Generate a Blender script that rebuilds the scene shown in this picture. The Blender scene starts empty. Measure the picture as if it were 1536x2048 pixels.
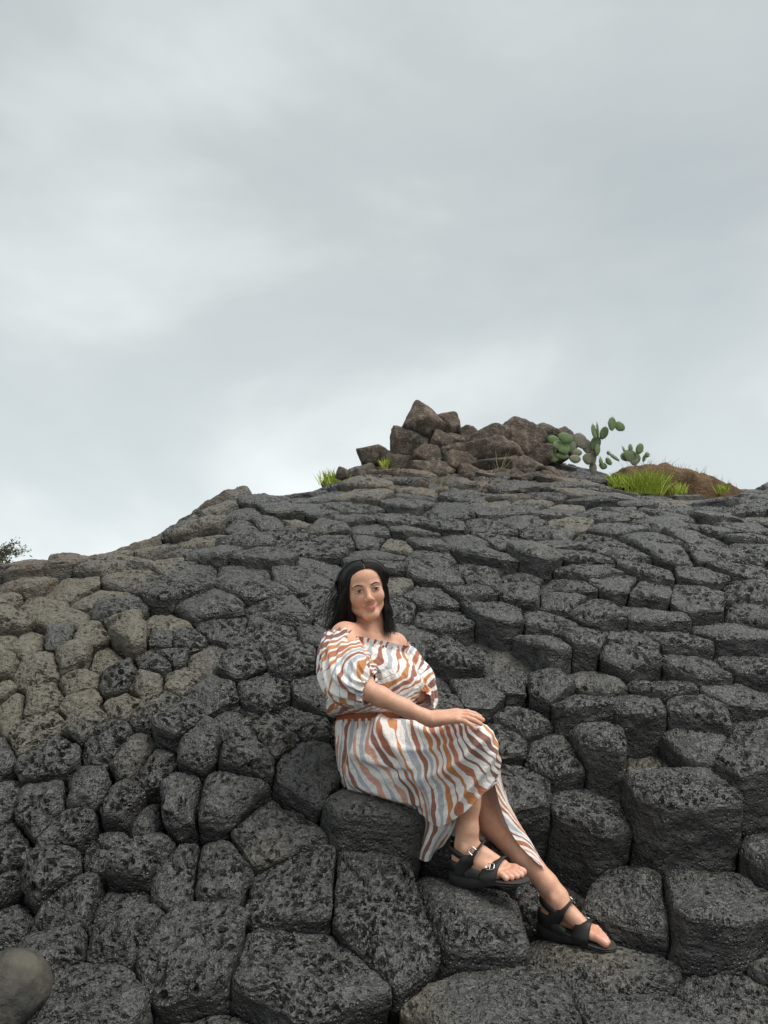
import bpy, math, random
import numpy as np
from mathutils import Vector, Matrix

random.seed(7)
RNG = np.random.default_rng(11)
scene = bpy.context.scene
COL = scene.collection

# ------------------------------------------------------------------ camera
PITCH = math.radians(10.0)
FPX = 1547.0                       # focal length in pixels of the 1536 x 2048 picture
cam_data = bpy.data.cameras.new('camera')
cam = bpy.data.objects.new('camera', cam_data)
COL.objects.link(cam)
cam_data.sensor_fit = 'VERTICAL'
cam_data.sensor_height = 24.0
cam_data.lens = 24.0 * FPX / 2048.0
cam_data.clip_start = 0.05
cam_data.clip_end = 2000.0
cam.location = (0, 0, 0)
cam.rotation_euler = (math.radians(90) + PITCH, 0, 0)
scene.camera = cam

# ------------------------------------------------------------------ sky and light
SUN_EL, SUN_AZ = math.radians(62), math.radians(116)   # azimuth clockwise from +Y: high up to the right
world = bpy.data.worlds.new('World')
scene.world = world
world.use_nodes = True
wn = world.node_tree.nodes; wl = world.node_tree.links
wn.clear()
def WN(t, **kw):
    n = wn.new(t)
    for k, v in kw.items():
        setattr(n, k, v)
    return n
w_out = WN('ShaderNodeOutputWorld')
w_bg = WN('ShaderNodeBackground')
w_sky = WN('ShaderNodeTexSky')
w_sky.sky_type = 'NISHITA'
w_sky.sun_disc = False
w_sky.sun_elevation = SUN_EL
w_sky.sun_rotation = SUN_AZ
w_geo = WN('ShaderNodeTexCoord')
w_map = WN('ShaderNodeMapping')
w_map.inputs['Location'].default_value = (1.35, 0.7, 0.15)
w_map.inputs['Scale'].default_value = (1.0, 1.0, 1.9)
w_n1 = WN('ShaderNodeTexNoise')
w_n1.inputs['Scale'].default_value = 1.7
w_n1.inputs['Detail'].default_value = 5.0
w_n1.inputs['Roughness'].default_value = 0.48
w_n1.inputs['Distortion'].default_value = 0.35
w_n2 = WN('ShaderNodeTexNoise')
w_n2.inputs['Scale'].default_value = 6.0
w_n2.inputs['Detail'].default_value = 6.0
w_n2.inputs['Roughness'].default_value = 0.55
w_ramp = WN('ShaderNodeValToRGB')
cr = w_ramp.color_ramp
cr.elements[0].position = 0.30; cr.elements[0].color = (3.52, 3.86, 3.95, 1)
cr.elements[1].position = 0.72; cr.elements[1].color = (5.75, 6.02, 6.02, 1)
e = cr.elements.new(0.5); e.color = (4.10, 4.43, 4.47, 1)
w_add = WN('ShaderNodeMath', operation='MULTIPLY_ADD')
w_add.inputs[1].default_value = 0.16
w_sep = WN('ShaderNodeSeparateXYZ')
w_hz = WN('ShaderNodeMapRange')            # overcast brightens toward the horizon all round
w_hz.inputs['From Min'].default_value = 0.0
w_hz.inputs['From Max'].default_value = 0.5
w_hz.inputs['To Min'].default_value = 1.36
w_hz.inputs['To Max'].default_value = 1.0
w_mul = WN('ShaderNodeMix', data_type='RGBA', blend_type='MULTIPLY')
w_mul.inputs['Factor'].default_value = 1.0
w_mix = WN('ShaderNodeMix', data_type='RGBA')
w_mix.inputs['Factor'].default_value = 0.94
wl.new(w_geo.outputs['Generated'], w_map.inputs['Vector'])
wl.new(w_map.outputs['Vector'], w_n1.inputs['Vector'])
wl.new(w_map.outputs['Vector'], w_n2.inputs['Vector'])
w_c = WN('ShaderNodeMath', operation='SUBTRACT'); w_c.inputs[1].default_value = 0.5
wl.new(w_n2.outputs['Fac'], w_c.inputs[0])
wl.new(w_c.outputs[0], w_add.inputs[0])
wl.new(w_n1.outputs['Fac'], w_add.inputs[2])
wl.new(w_add.outputs[0], w_ramp.inputs['Fac'])
wl.new(w_geo.outputs['Generated'], w_sep.inputs[0])
wl.new(w_sep.outputs['Z'], w_hz.inputs['Value'])
wl.new(w_ramp.outputs['Color'], w_mul.inputs[6])
wl.new(w_hz.outputs['Result'], w_mul.inputs[7])
wl.new(w_sky.outputs['Color'], w_mix.inputs[6])
wl.new(w_mul.outputs[2], w_mix.inputs[7])
wl.new(w_mix.outputs[2], w_bg.inputs['Color'])
w_bg.inputs['Strength'].default_value = 0.076
wl.new(w_bg.outputs[0], w_out.inputs['Surface'])

sun_data = bpy.data.lights.new('sun', 'SUN')
sun_data.energy = 1.5
sun_data.angle = math.radians(38)
sun_data.color = (1.0, 0.96, 0.9)
sun = bpy.data.objects.new('sun', sun_data)
COL.objects.link(sun)
sd = Vector((math.sin(SUN_AZ) * math.cos(SUN_EL), math.cos(SUN_AZ) * math.cos(SUN_EL), math.sin(SUN_EL)))
sun.rotation_euler = (-sd).to_track_quat('-Z', 'Y').to_euler()
sun.location = (3, -3, 6)

vs = scene.view_settings
vs.view_transform = 'Standard'
vs.look = 'None'
vs.exposure = 0.95
vs.gamma = 1.0
vs.use_curve_mapping = False
scene.cycles.max_bounces = 6
scene.cycles.use_denoising = True

# ------------------------------------------------------------------ helpers
CP, SP = math.cos(PITCH), math.sin(PITCH)
def W(px, py, d):
    """world point at depth d along the optical axis"""
    xc = (px - 768.0) / FPX * d
    yc = (1024.0 - py) / FPX * d
    return np.array((xc, d * CP - yc * SP, d * SP + yc * CP))

def nrm(v):
    v = np.asarray(v, float)
    return v / (np.linalg.norm(v, axis=-1, keepdims=True) + 1e-12)

def hash3(i, j, k, seed):
    u = np.uint32
    with np.errstate(over='ignore'):
        h = i.astype(u) * u(374761393) + j.astype(u) * u(668265263) + k.astype(u) * u(1440662683) + u((seed * 1274126177) & 0xffffffff)
        h = (h ^ (h >> u(13))) * u(1274126177)
        h = (h ^ (h >> u(16))) * u(2246822519)
        h ^= h >> u(15)
    return (h & u(0xffffff)).astype(np.float32) * np.float32(1.0 / 0x1000000)

def vnoise(p, seed=0):
    """value noise in [-1, 1], p is (N, 3)"""
    fl = np.floor(p)
    i = fl.astype(np.int32); f = (p - fl).astype(np.float32)
    u = f * f * f * (f * (f * 6 - 15) + 10)
    out = 0
    for a in (0, 1):
        wa = u[:, 0] if a else 1 - u[:, 0]
        for b in (0, 1):
            wb = u[:, 1] if b else 1 - u[:, 1]
            for c in (0, 1):
                wc = u[:, 2] if c else 1 - u[:, 2]
                out = out + wa * wb * wc * hash3(i[:, 0] + a, i[:, 1] + b, i[:, 2] + c, seed)
    return out * 2 - 1

def fbm(p, oct=4, seed=0, gain=0.5):
    s = 0; a = 1; t = 0
    for o in range(oct):
        s = s + a * vnoise(p * (2.03 ** o) + o * 17.3, seed + o)
        t += a; a *= gain
    return s / t

def worley2(q, seed=0, jitter=0.9):
    """nearest feature distance and the hash of that cell, q (N, 3): third value picks the layer"""
    fl = np.floor(q[:, :2]); i = fl.astype(np.int32); f = (q[:, :2] - fl).astype(np.float32)
    k = q[:, 2].astype(np.int32)
    best = np.full(len(q), 9.0, np.float32); hid = np.zeros(len(q), np.float32)
    for a in (-1, 0, 1):
        for b in (-1, 0, 1):
            I = i[:, 0] + a; J = i[:, 1] + b
            hx = hash3(I, J, k, seed); hy = hash3(I, J, k, seed + 51)
            dx = a + 0.5 + (hx - 0.5) * jitter - f[:, 0]
            dy = b + 0.5 + (hy - 0.5) * jitter - f[:, 1]
            d = np.sqrt(dx * dx + dy * dy)
            m = d < best
            best = np.where(m, d, best)
            hid = np.where(m, hash3(I, J, k, seed + 97), hid)
    return best, hid

def smooth01(x, a, b):
    t = np.clip((x - a) / (b - a), 0, 1)
    return t * t * (3 - 2 * t)

def new_mesh(name, verts, quads=None, tris=None, smooth=True):
    me = bpy.data.meshes.new(name)
    verts = np.asarray(verts, np.float32)
    fl = []; tot = []
    if quads is not None and len(quads):
        q = np.asarray(quads, np.int32); fl.append(q.ravel()); tot.append(np.full(len(q), 4, np.int32))
    if tris is not None and len(tris):
        t = np.asarray(tris, np.int32); fl.append(t.ravel()); tot.append(np.full(len(t), 3, np.int32))
    loops = np.concatenate(fl); tot = np.concatenate(tot)
    start = np.concatenate(([0], np.cumsum(tot)[:-1])).astype(np.int32)
    me.vertices.add(len(verts)); me.vertices.foreach_set('co', verts.ravel())
    me.loops.add(len(loops)); me.loops.foreach_set('vertex_index', loops)
    me.polygons.add(len(tot)); me.polygons.foreach_set('loop_start', start)
    me.polygons.foreach_set('use_smooth', np.full(len(tot), smooth, bool))
    me.update(calc_edges=True)
    return me

def set_attr(me, name, vals):
    a = me.attributes.new(name, 'FLOAT', 'POINT')
    a.data.foreach_set('value', np.asarray(vals, np.float32))

def set_col(me, name, vals):
    a = me.attributes.new(name, 'FLOAT_COLOR', 'POINT')
    v = np.ones((len(vals), 4), np.float32); v[:, :3] = vals
    a.data.foreach_set('color', v.ravel())

def add_obj(name, me, mat=None, parent=None, **props):
    o = bpy.data.objects.new(name, me)
    COL.objects.link(o)
    if mat is not None and me is not None:
        me.materials.append(mat)
    if parent is not None:
        o.parent = parent
        o.matrix_parent_inverse = Matrix.Translation(-parent.location) if parent.type == 'EMPTY' else Matrix.Identity(4)
    for k, v in props.items():
        o[k] = v
    return o

def empty(name, loc, **props):
    o = bpy.data.objects.new(name, None)
    COL.objects.link(o)
    o.location = loc
    o.empty_display_size = 0.1
    for k, v in props.items():
        o[k] = v
    return o

# ------------------------------------------------------------------ material helpers
class NT:
    def __init__(self, name):
        self.mat = bpy.data.materials.new(name)
        self.mat.use_nodes = True
        self.t = self.mat.node_tree
        self.n = self.t.nodes; self.l = self.t.links
        self.n.clear()
        self.out = self.n.new('ShaderNodeOutputMaterial')
        self.b = self.n.new('ShaderNodeBsdfPrincipled')
        self.l.new(self.b.outputs[0], self.out.inputs['Surface'])
    def new(self, t, ins=None, **kw):
        n = self.n.new(t)
        for k, v in kw.items():
            setattr(n, k, v)
        for k, v in (ins or {}).items():
            self.put(n.inputs[k], v)
        return n
    def put(self, sock, v):
        if isinstance(v, bpy.types.NodeSocket):
            self.l.new(v, sock)
        else:
            sock.default_value = v
    def math(self, op, a, b=None, c=None, clamp=False):
        n = self.n.new('ShaderNodeMath'); n.operation = op; n.use_clamp = clamp
        for i, v in enumerate((a, b, c)):
            if v is not None:
                self.put(n.inputs[i], v)
        return n.outputs[0]
    def mix(self, f, a, b, blend='MIX'):
        n = self.n.new('ShaderNodeMix'); n.data_type = 'RGBA'; n.blend_type = blend
        self.put(n.inputs[0], f); self.put(n.inputs[6], a); self.put(n.inputs[7], b)
        return n.outputs[2]
    def noise(self, vec, scale, detail=4, rough=0.5, dist=0.0):
        n = self.new('ShaderNodeTexNoise', {'Scale': scale, 'Detail': detail, 'Roughness': rough, 'Distortion': dist})
        if vec is not None:
            self.l.new(vec, n.inputs['Vector'])
        return n.outputs['Fac']
    def range(self, v, a, b, c=0.0, d=1.0, smooth=False):
        n = self.n.new('ShaderNodeMapRange')
        if smooth:
            n.interpolation_type = 'SMOOTHSTEP'
        self.put(n.inputs[0], v)
        for i, x in enumerate((a, b, c, d)):
            n.inputs[i + 1].default_value = x
        return n.outputs[0]
    def attr(self, name):
        n = self.n.new('ShaderNodeAttribute'); n.attribute_name = name
        return n
    def bump(self, h, strength=0.5, dist=0.01, normal=None):
        n = self.new('ShaderNodeBump', {'Strength': strength, 'Distance': dist, 'Height': h})
        if normal is not None:
            self.l.new(normal, n.inputs['Normal'])
        return n.outputs[0]
    def set(self, **kw):
        m = {'color': 'Base Color', 'rough': 'Roughness', 'normal': 'Normal', 'spec': 'Specular IOR Level',
             'sss': 'Subsurface Weight', 'sheen': 'Sheen Weight', 'metal': 'Metallic', 'coat': 'Coat Weight', 'trans': 'Transmission Weight'}
        for k, v in kw.items():
            self.put(self.b.inputs[m[k]], v)
        return self.mat

def C(r, g, b):
    return (r, g, b, 1.0)
def srgb(r, g, b):
    f = lambda c: (c / 255 / 12.92) if c / 255 <= 0.04045 else ((c / 255 + 0.055) / 1.055) ** 2.4
    return (f(r), f(g), f(b), 1.0)
# ================================================================== the hillside of basalt columns
# control points of the slope: pixel x, pixel y, distance
CTRL = []
for py, ds in ((2048, (1.95, 1.95, 1.97, 1.97, 1.97)), (1900, (2.2, 2.15, 2.22, 2.32, 2.3)), (1750, (2.4, 2.35, 2.42, 2.6, 2.62)),
               (1600, (2.6, 2.58, 2.72, 2.88, 2.85)), (1450, (2.85, 2.85, 3.0, 3.2, 3.2)), (1300, (3.2, 3.25, 3.5, 3.65, 3.75)),
               (1200, (3.6, 3.7, 4.0, 4.15, 4.3)), (1130, (4.4, 4.25, 4.5, 4.7, 4.9))):
    for px, d in zip((0, 380, 768, 1150, 1536), ds):
        CTRL.append(W(px, py if py != 1130 or px else 1162, d))
    CTRL.append(W(-420, py if py != 1130 else 1185, ds[0] * (1.0 if py > 1150 else 1.05)))
    CTRL.append(W(1960, py, ds[-1]))
for px, py, d in ((385, 1078, 4.95), (560, 1060, 5.0), (768, 1060, 5.2), (1150, 1060, 5.4), (1536, 1060, 5.7), (1960, 1060, 5.8),
                  (560, 1018, 6.0), (768, 1000, 6.2), (1150, 1000, 6.5), (1536, 1000, 6.9), (1960, 1000, 7.0),
                  (700, 976, 7.6), (900, 968, 7.3), (1090, 950, 7.8), (1250, 992, 7.8), (1400, 1004, 8.0), (1536, 990, 8.4), (1960, 980, 8.6)):
    CTRL.append(W(px, py, d))
RIDGE = [(-420, 1180, 4.6), (0, 1168, 4.7), (120, 1155, 4.7), (250, 1128, 4.8), (330, 1090, 5.15), (420, 1058, 5.8), (560, 1020, 6.5), (690, 968, 7.8),
         (800, 946, 8.2), (900, 940, 8.3), (1090, 932, 8.5), (1180, 945, 8.6), (1250, 985, 8.7), (1400, 1002, 8.8), (1536, 984, 9.0), (1960, 975, 9.2)]
for px, py, d in RIDGE:
    p = W(px, py, d); CTRL.append(p)
    CTRL.append(p + np.array((0, 1.0, -0.35))); CTRL.append(p + np.array((0, 3.0, -1.9)))
for x in (-2.5, -1.2, 0, 1.2, 2.5):
    CTRL.append(np.array((x, 1.5, -1.12))); CTRL.append(np.array((x, 0.4, -1.30))); CTRL.append(np.array((x, -1.2, -1.5)))
CTRL = np.array(CTRL)

def tps_fit(P, lam=0.004):
    n = len(P); X = P[:, :2]
    r2 = ((X[:, None] - X[None]) ** 2).sum(-1)
    K = 0.5 * r2 * np.log(r2 + 1e-9) + lam * np.eye(n)
    A = np.zeros((n + 3, n + 3)); A[:n, :n] = K; A[:n, n] = 1; A[:n, n + 1:] = X; A[n, :n] = 1; A[n + 1:, :n] = X.T
    b = np.zeros(n + 3); b[:n] = P[:, 2]
    return np.linalg.solve(A, b)
TPS = tps_fit(CTRL)
def H(x, y):
    x = np.atleast_1d(np.asarray(x, float)); y = np.atleast_1d(np.asarray(y, float))
    out = np.empty(x.shape).ravel(); xf, yf = x.ravel(), y.ravel()
    for s in range(0, len(xf), 20000):
        X = np.stack((xf[s:s + 20000], yf[s:s + 20000]), 1)
        r2 = ((X[:, None] - CTRL[None, :, :2]) ** 2).sum(-1)
        out[s:s + 20000] = (0.5 * r2 * np.log(r2 + 1e-9)) @ TPS[:-3] + TPS[-3] + X @ TPS[-2:]
    return out.reshape(x.shape)
def Hn(x, y):
    e = 0.12
    gx = (H(x + e, y) - H(x - e, y)) / (2 * e); gy = (H(x, y + e) - H(x, y - e)) / (2 * e)
    return nrm(np.stack((-gx, -gy, np.ones_like(gx)), -1))
def hit(px, py):
    """first point of the slope seen along a pixel's ray"""
    d = np.linspace(1.6, 10.5, 900)
    P = W(px, py, 1.0)[None] * d[:, None]
    below = P[:, 2] < H(P[:, 0], P[:, 1])
    k = int(np.argmax(below))
    rd = float(np.interp(px, [r_[0] for r_ in RIDGE], [r_[2] for r_ in RIDGE]))
    if below.any() and d[k] < rd * 1.12:
        return P[k]
    # the ray passes just over the rim: take the spot of the rim below it
    gap = np.where(d < rd * 1.05, P[:, 2] - H(P[:, 0], P[:, 1]), 9.0)
    k = int(np.argmin(gap))
    return P[k] if gap[k] < 0.30 else None
def proj(p):
    p = np.asarray(p)
    d = p[..., 1] * CP + p[..., 2] * SP
    yc = -p[..., 1] * SP + p[..., 2] * CP
    return 768 + FPX * p[..., 0] / d, 1024 - FPX * yc / d, d

# columns that stand out in the picture: pixel x, pixel y, how far proud in cm, tan lichen / soil 0-9
SEED_TXT = """20 1155 8 2,75 1135 6 3,137 1124 6 7,190 1130 4 7,215 1152 6 0,268 1110 5 3,300 1132 2 4,345 1122 0 8,378 1112 4 0,100 1157 2 2,45 1188 2 1,
120 1192 0 8,90 1214 0 8,10 1203 0 8,40 1245 2 4,145 1230 0 6,185 1207 0 4,265 1182 3 1,215 1232 3 0,340 1200 6 0,30 1278 0 8,70 1295 0 7,
110 1287 3 1,175 1281 3 8,250 1260 3 5,318 1260 -1 7,272 1288 7 7,332 1288 3 1,150 1328 5 8,205 1325 0 8,25 1345 2 9,80 1350 1 9,25 1387 1 9,235 1365 2 1,
335 1332 2 1,352 1358 0 7,160 1368 0 9,290 1375 0 5,347 1064 9 0,380 1032 7 0,425 1036 2 4,440 1062 2 3,520 1012 4 1,500 1033 3 1,480 1057 2 0,
540 1052 2 1,608 985 6 0,646 998 4 1,540 1027 2 3,590 1008 2 2,330 1087 -1 9,425 1086 -1 8,475 1094 6 0,515 1131 7 0,555 1077 2 1,610 1096 3 0,
592 1050 0 5,650 1057 2 4,685 1080 2 1,425 1116 4 1,408 1163 4 2,477 1163 2 0,515 1197 5 0,592 1160 3 0,655 1150 2 0,570 1226 1 0,395 1226 3 0,
438 1270 1 0,352 1292 1 0,540 1282 1 0,637 1232 1 0,625 1290 1 0,340 1325 2 1,402 1320 -1 6,470 1333 4 0,582 1328 4 0,640 1340 4 0,
420 1399 2 1,530 1393 1 0,622 1405 1 1,308 1425 1 4,350 1465 6 1,475 1448 0 5,655 1455 0 1,595 1442 0 2,545 1482 4 3,405 1520 8 1,465 1515 8 1,
612 1528 4 0,342 1592 5 0,440 1592 6 0,28 1417 0 8,85 1408 1 8,155 1405 1 8,245 1408 0 4,22 1450 0 7,90 1455 2 6,175 1447 2 5,215 1492 1 2,
35 1516 2 1,110 1521 4 0,262 1522 -1 5,292 1548 0 4,175 1592 1 3,30 1597 0 1,85 1622 2 0,252 1600 0 4,292 1612 -3 1,148 1668 4 0,212 1682 0 1,40 1697 0 0,
30 1765 1 0,115 1752 4 0,262 1748 3 2,372 1762 1 0,28 1842 1 0,140 1826 3 0,18 1893 0 4,130 1888 4 0,245 1852 4 0,195 2008 7 0,370 1888 7 0,240 1802 -4 1,
500 1706 2 3,412 1750 2 1,716 1620 9 0,560 1795 3 0,545 1905 5 0,750 1790 3 0,918 1826 5 0,1170 1885 0 3,1035 2030 2 4,1330 2030 0 3,
1205 1503 9 0,1165 1425 5 0,1280 1430 5 0,1378 1452 7 0,1500 1475 5 0,1462 1410 3 0,1310 1394 2 0,1378 1510 7 1,1310 1548 -2 4,1330 1605 14 0,1492 1545 14 0,
1085 1528 2 0,1014 1450 0 3,1020 1487 1 2,1050 1571 5 0,994 1528 0 0,1130 1632 2 2,1150 1698 3 1,1215 1770 -1 2,1410 1800 6 2,1490 2010 -2 3,
790 1112 1 2,845 1125 2 0,880 1155 5 0,975 1125 6 0,975 1157 3 0,1075 1122 8 3,1150 1130 5 0,790 1185 3 7,790 1228 2 1,855 1200 3 0,940 1196 4 0,1042 1195 5 0,
1030 1167 -1 0,1112 1180 -1 0,1128 1208 0 0,880 1250 4 0,1010 1246 5 0,840 1300 4 0,962 1312 -6 0,925 1337 6 0,1018 1330 -6 0,1085 1262 3 0,1102 1292 4 1,
1152 1300 6 0,1020 1362 0 0,1095 1386 4 3,885 1382 2 0,967 1400 3 1,1190 1157 5 3,1238 1176 5 1,1292 1192 4 2,1312 1150 3 0,1392 1165 4 0,1378 1212 5 0,
1482 1155 3 0,1502 1192 3 0,1502 1232 3 0,1172 1226 2 0,1310 1246 2 2,1255 1292 2 0,1335 1280 2 1,1240 1322 4 1,1452 1270 2 0,1482 1330 2 0,1400 1335 1 0,
1195 1372 1 5,1242 1115 5 0,1320 1110 5 0,1422 1125 5 0,1502 1110 3 0,742 1008 8 7,735 1060 2 3,800 1046 2 4,812 1064 2 3,897 1031 3 0,975 1031 3 0,
970 1065 3 0,893 1060 3 1,740 1086 2 1,782 1095 0 6,850 1094 3 0,925 1096 3 0,1010 1090 2 0,1057 1057 3 1,1098 1068 2 0,1100 1027 2 2,1080 1007 0 8,1145 1050 1 9,
1190 1040 3 1,1262 1036 3 3,1345 1035 3 0,1332 1056 4 0,1222 1066 3 0,1422 1066 3 0,1482 1060 2 1,1502 1085 3 0,1282 1086 4 0,1402 1086 3 0,1060 1021 2 1,
1122 1011 0 8,1202 1006 2 1,1262 1011 2 5,1322 1011 0 9,1442 1026 2 1,1502 1021 2 0,698 1022 2 1,640 1025 2 2,690 1046 2 1"""
SEEDS = []          # x, y (plan), proud, tan
for tok in SEED_TXT.replace('\n', '').split(','):
    px, py, h, t = (float(v) for v in tok.split())
    p = hit(px, py)
    if p is None:
        continue
    SEEDS.append((p[0], p[1], h * 0.01 * (1.7 if px < 420 and py < 1160 and (px < 340 or py < 1075) else 1.0), t / 9.0))
YS = 1.16                                  # plan y is stretched a little so that cells are even on the slope
pts = [np.array((s[0], s[1] * YS)) for s in SEEDS]
n_traced = len(pts)
# the rest of the slope, filled up at the same spacing
cand = []
for _ in range(30000):
    y = random.uniform(0.95, 10.3); half = 0.62 * y + 1.5
    cand.append((random.uniform(-half, half), y))
for x, y in cand:
    q = np.array((x, y * YS))
    lim = 0.335 if y < 4.2 else 0.30
    arr = np.array(pts)
    if ((arr - q) ** 2).sum(1).min() < lim * lim:
        continue
    pts.append(q)
    SEEDS.append((x, y, random.choice((-0.01, 0, 0.01, 0.02, 0.03, 0.05)), random.choice((0, 0, 0, 0.1, 0.3, 0.6)) if y > 5 else 0.1))
PTS = np.array(pts)

def cell(k):
    c = PTS[k]
    d = ((PTS - c) ** 2).sum(1)
    idx = np.argsort(d)[1:26]
    poly = [c + np.array(v) * 0.42 for v in ((-1, -1), (1, -1), (1, 1), (-1, 1))]
    for j in idx:
        nv = PTS[j] - c; m = (PTS[j] + c) / 2
        out = []
        for a in range(len(poly)):
            p, q = poly[a], poly[(a + 1) % len(poly)]
            sp_, sq = (p - m) @ nv, (q - m) @ nv
            if sp_ <= 0:
                out.append(p)
            if (sp_ < 0 < sq) or (sq < 0 < sp_):
                out.append(p + (q - p) * (sp_ / (sp_ - sq)))
        poly = out
        if len(poly) < 3:
            break
    return np.array(poly)

def grid_disc(n):
    """concentric map of an n x n square grid onto the unit disc"""
    a = np.linspace(-1, 1, n)
    A, B = np.meshgrid(a, a, indexing='ij')
    r = np.maximum(np.abs(A), np.abs(B))
    with np.errstate(divide='ignore', invalid='ignore'):
        th = np.where(np.abs(A) >= np.abs(B), np.where(A >= 0, (math.pi / 4) * (B / A), math.pi + (math.pi / 4) * (B / A)),
                      np.where(B >= 0, math.pi / 2 - (math.pi / 4) * (A / B), 1.5 * math.pi - (math.pi / 4) * (A / B)))
    th = np.where(r < 1e-9, 0, th)
    return r.ravel(), np.mod(th.ravel(), 2 * math.pi)

_q = {}
def grid_faces(n, m):
    if (n, m) in _q:
        return _q[(n, m)]
    i = np.arange(n * n).reshape(n, n)
    q = np.stack((i[:-1, :-1], i[1:, :-1], i[1:, 1:], i[:-1, 1:]), -1).reshape(-1, 4)
    loop = np.concatenate((i[:-1, 0], i[-1, :-1], i[:0:-1, -1], i[0, :0:-1]))     # counter-clockwise in (A, B)
    L = len(loop)
    rings = [loop] + [n * n + k * L + np.arange(L) for k in range(m)]
    qs = [q]
    for k in range(m):
        a, b = rings[k], rings[k + 1]
        qs.append(np.stack((a, b, np.roll(b, -1), np.roll(a, -1)), -1))
    _q[(n, m)] = (np.concatenate(qs), loop)
    return _q[(n, m)]

# even the cells out a little, as cooling lava does
for it in range(2):
    new = PTS.copy()
    for k in range(len(PTS)):
        pl = cell(k)
        if len(pl) < 3:
            continue
        x0, y0 = pl[:, 0], pl[:, 1]; x1, y1 = np.roll(x0, -1), np.roll(y0, -1)
        cr_ = x0 * y1 - x1 * y0; ar = cr_.sum()
        if abs(ar) > 1e-5:
            new[k] = PTS[k] + 0.55 * (np.array((((x0 + x1) * cr_).sum() / (3 * ar), ((y0 + y1) * cr_).sum() / (3 * ar))) - PTS[k])
    PTS = new
CX, CY = PTS[:, 0], PTS[:, 1] / YS
CZ = H(CX, CY); CN = Hn(CX, CY)
cpx, cpy, cd = proj(np.stack((CX, CY, CZ), -1))
PROUD = np.array([q[2] for q in SEEDS])
blocks = []
for k in range(len(PTS)):
    if k >= n_traced and (cpx[k] < -900 or cpx[k] > 2440 or cpy[k] > 3200 or CY[k] > 9.5):
        continue
    poly = cell(k)
    if len(poly) < 3:
        continue
    rs = np.random.default_rng(1000 + k)
    base = np.array((CX[k], CY[k], CZ[k]))
    # leaning axis: square to the slope on the left, more upright to the right and in front
    wgt = 0.72 + 0.26 * smooth01(-CX[k], -0.1, 1.0) * smooth01(CY[k], 2.3, 2.9) - 0.30 * smooth01(CX[k], 0.2, 0.9) * (1 - smooth01(CY[k], 4.0, 5.5))
    wgt = wgt + (0.84 - wgt) * smooth01(CY[k], 3.6, 4.6)
    carries = k < n_traced and min(math.hypot(cpx[k] - a_, cpy[k] - b_) for a_, b_ in ((738, 1622), (716, 1620), (760, 1622), (918, 1826), (1170, 1885))) < 45
    if carries:
        wgt = 0.22
    ax = nrm(wgt * CN[k] + (1 - wgt) * np.array((0, 0, 1.0)) + rs.normal(0, 0.05, 3) * np.array((1, 1, 0)))
    t1 = nrm(np.cross(np.array((0, 1.0, 0)), ax)); t2 = np.cross(ax, t1)
    P3 = np.stack((poly[:, 0], poly[:, 1] / YS, H(poly[:, 0], poly[:, 1] / YS)), -1) - base
    u, v = P3 @ t1, P3 @ t2
    cu, cv = u.mean(), v.mean()
    u, v = u - cu, v - cv
    # radial outline of the cell, its corners worn round
    M = 256
    ths = np.arange(M) * 2 * math.pi / M
    R = np.full(M, 9.0)
    area = 0.0
    for a in range(len(u)):
        x0, y0, x1, y1 = u[a], v[a], u[(a + 1) % len(u)], v[(a + 1) % len(u)]
        area += x0 * y1 - x1 * y0
        ex, ey = x1 - x0, y1 - y0
        nx, ny = ey, -ex
        l = math.hypot(nx, ny)
        if l < 1e-6:
            continue
        nx, ny = nx / l, ny / l
        off = nx * x0 + ny * y0
        if off < 0:
            nx, ny, off = -nx, -ny, -off
        c = np.cos(ths) * nx + np.sin(ths) * ny
        R = np.where(c > 1e-3, np.minimum(R, (off - 0.0035) / np.maximum(c, 1e-3)), R)
    R = np.clip(R, 0.04, 0.5)
    ker = np.exp(-0.5 * (np.arange(-24, 25) / (rs.uniform(1.2, 2.6) * (1.0 + 0.7 * (1 - smooth01(CY[k], 2.5, 3.1))))) ** 2); ker /= ker.sum()
    Rs = np.convolve(np.concatenate((R[-24:], R, R[:24])), ker, 'valid')
    R = np.minimum(Rs, R * 1.01)
    rm = R.mean()
    d = cd[k]
    edge = max(0.0053, 3.6 * d / FPX)
    if cpx[k] < -60 or cpx[k] > 1600 or cpy[k] > 2150 or CY[k] > 8.9:
        edge *= 3.0 if -230 < cpx[k] < 1766 and cpy[k] < 2280 else 6.0
    n = int(np.clip(2 * rm / edge, 9, 120)); n += 1 - n % 2
    proud = SEEDS[k][2] + rs.normal(0, 0.006)
    if cpx[k] < 760 and cpy[k] < np.interp(cpx[k], [r_[0] for r_ in RIDGE], [r_[1] for r_ in RIDGE]) + 38:
        proud = min(proud + rs.choice((-0.02, 0.0, 0.03, 0.05)), 0.075)     # knobbly skyline
    depth = 0.32
    s_edges = [0.0]; st = edge * 1.7
    vis = np.clip(0.08 + proud - PROUD[np.argsort(((PTS - PTS[k]) ** 2).sum(1))[1:7]].min() + (0.06 if CX[k] > 0.1 and CY[k] < 4 else 0), 0.05, 0.3)
    while s_edges[-1] < depth:
        s_edges.append(s_edges[-1] + st)
        if s_edges[-1] > vis:
            st *= 2.0
    s = np.array(s_edges[1:])
    rr, th = grid_disc(n)
    bev = rs.choice((0.010, 0.014, 0.020, 0.028)) * (1.0 + 0.8 * (1 - smooth01(CY[k], 2.5, 3.1)))
    bw = min(0.5, bev / rm)
    # even spacing over flat top and rounded shoulder
    flat = 1 - bw; arc = bw * math.pi / 2; tot = flat + arc
    tt = rr * tot
    phi = np.where(tt <= flat, 0, (tt - flat) / bw)
    rad = np.where(tt <= flat, tt, flat + bw * np.sin(phi))
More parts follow.
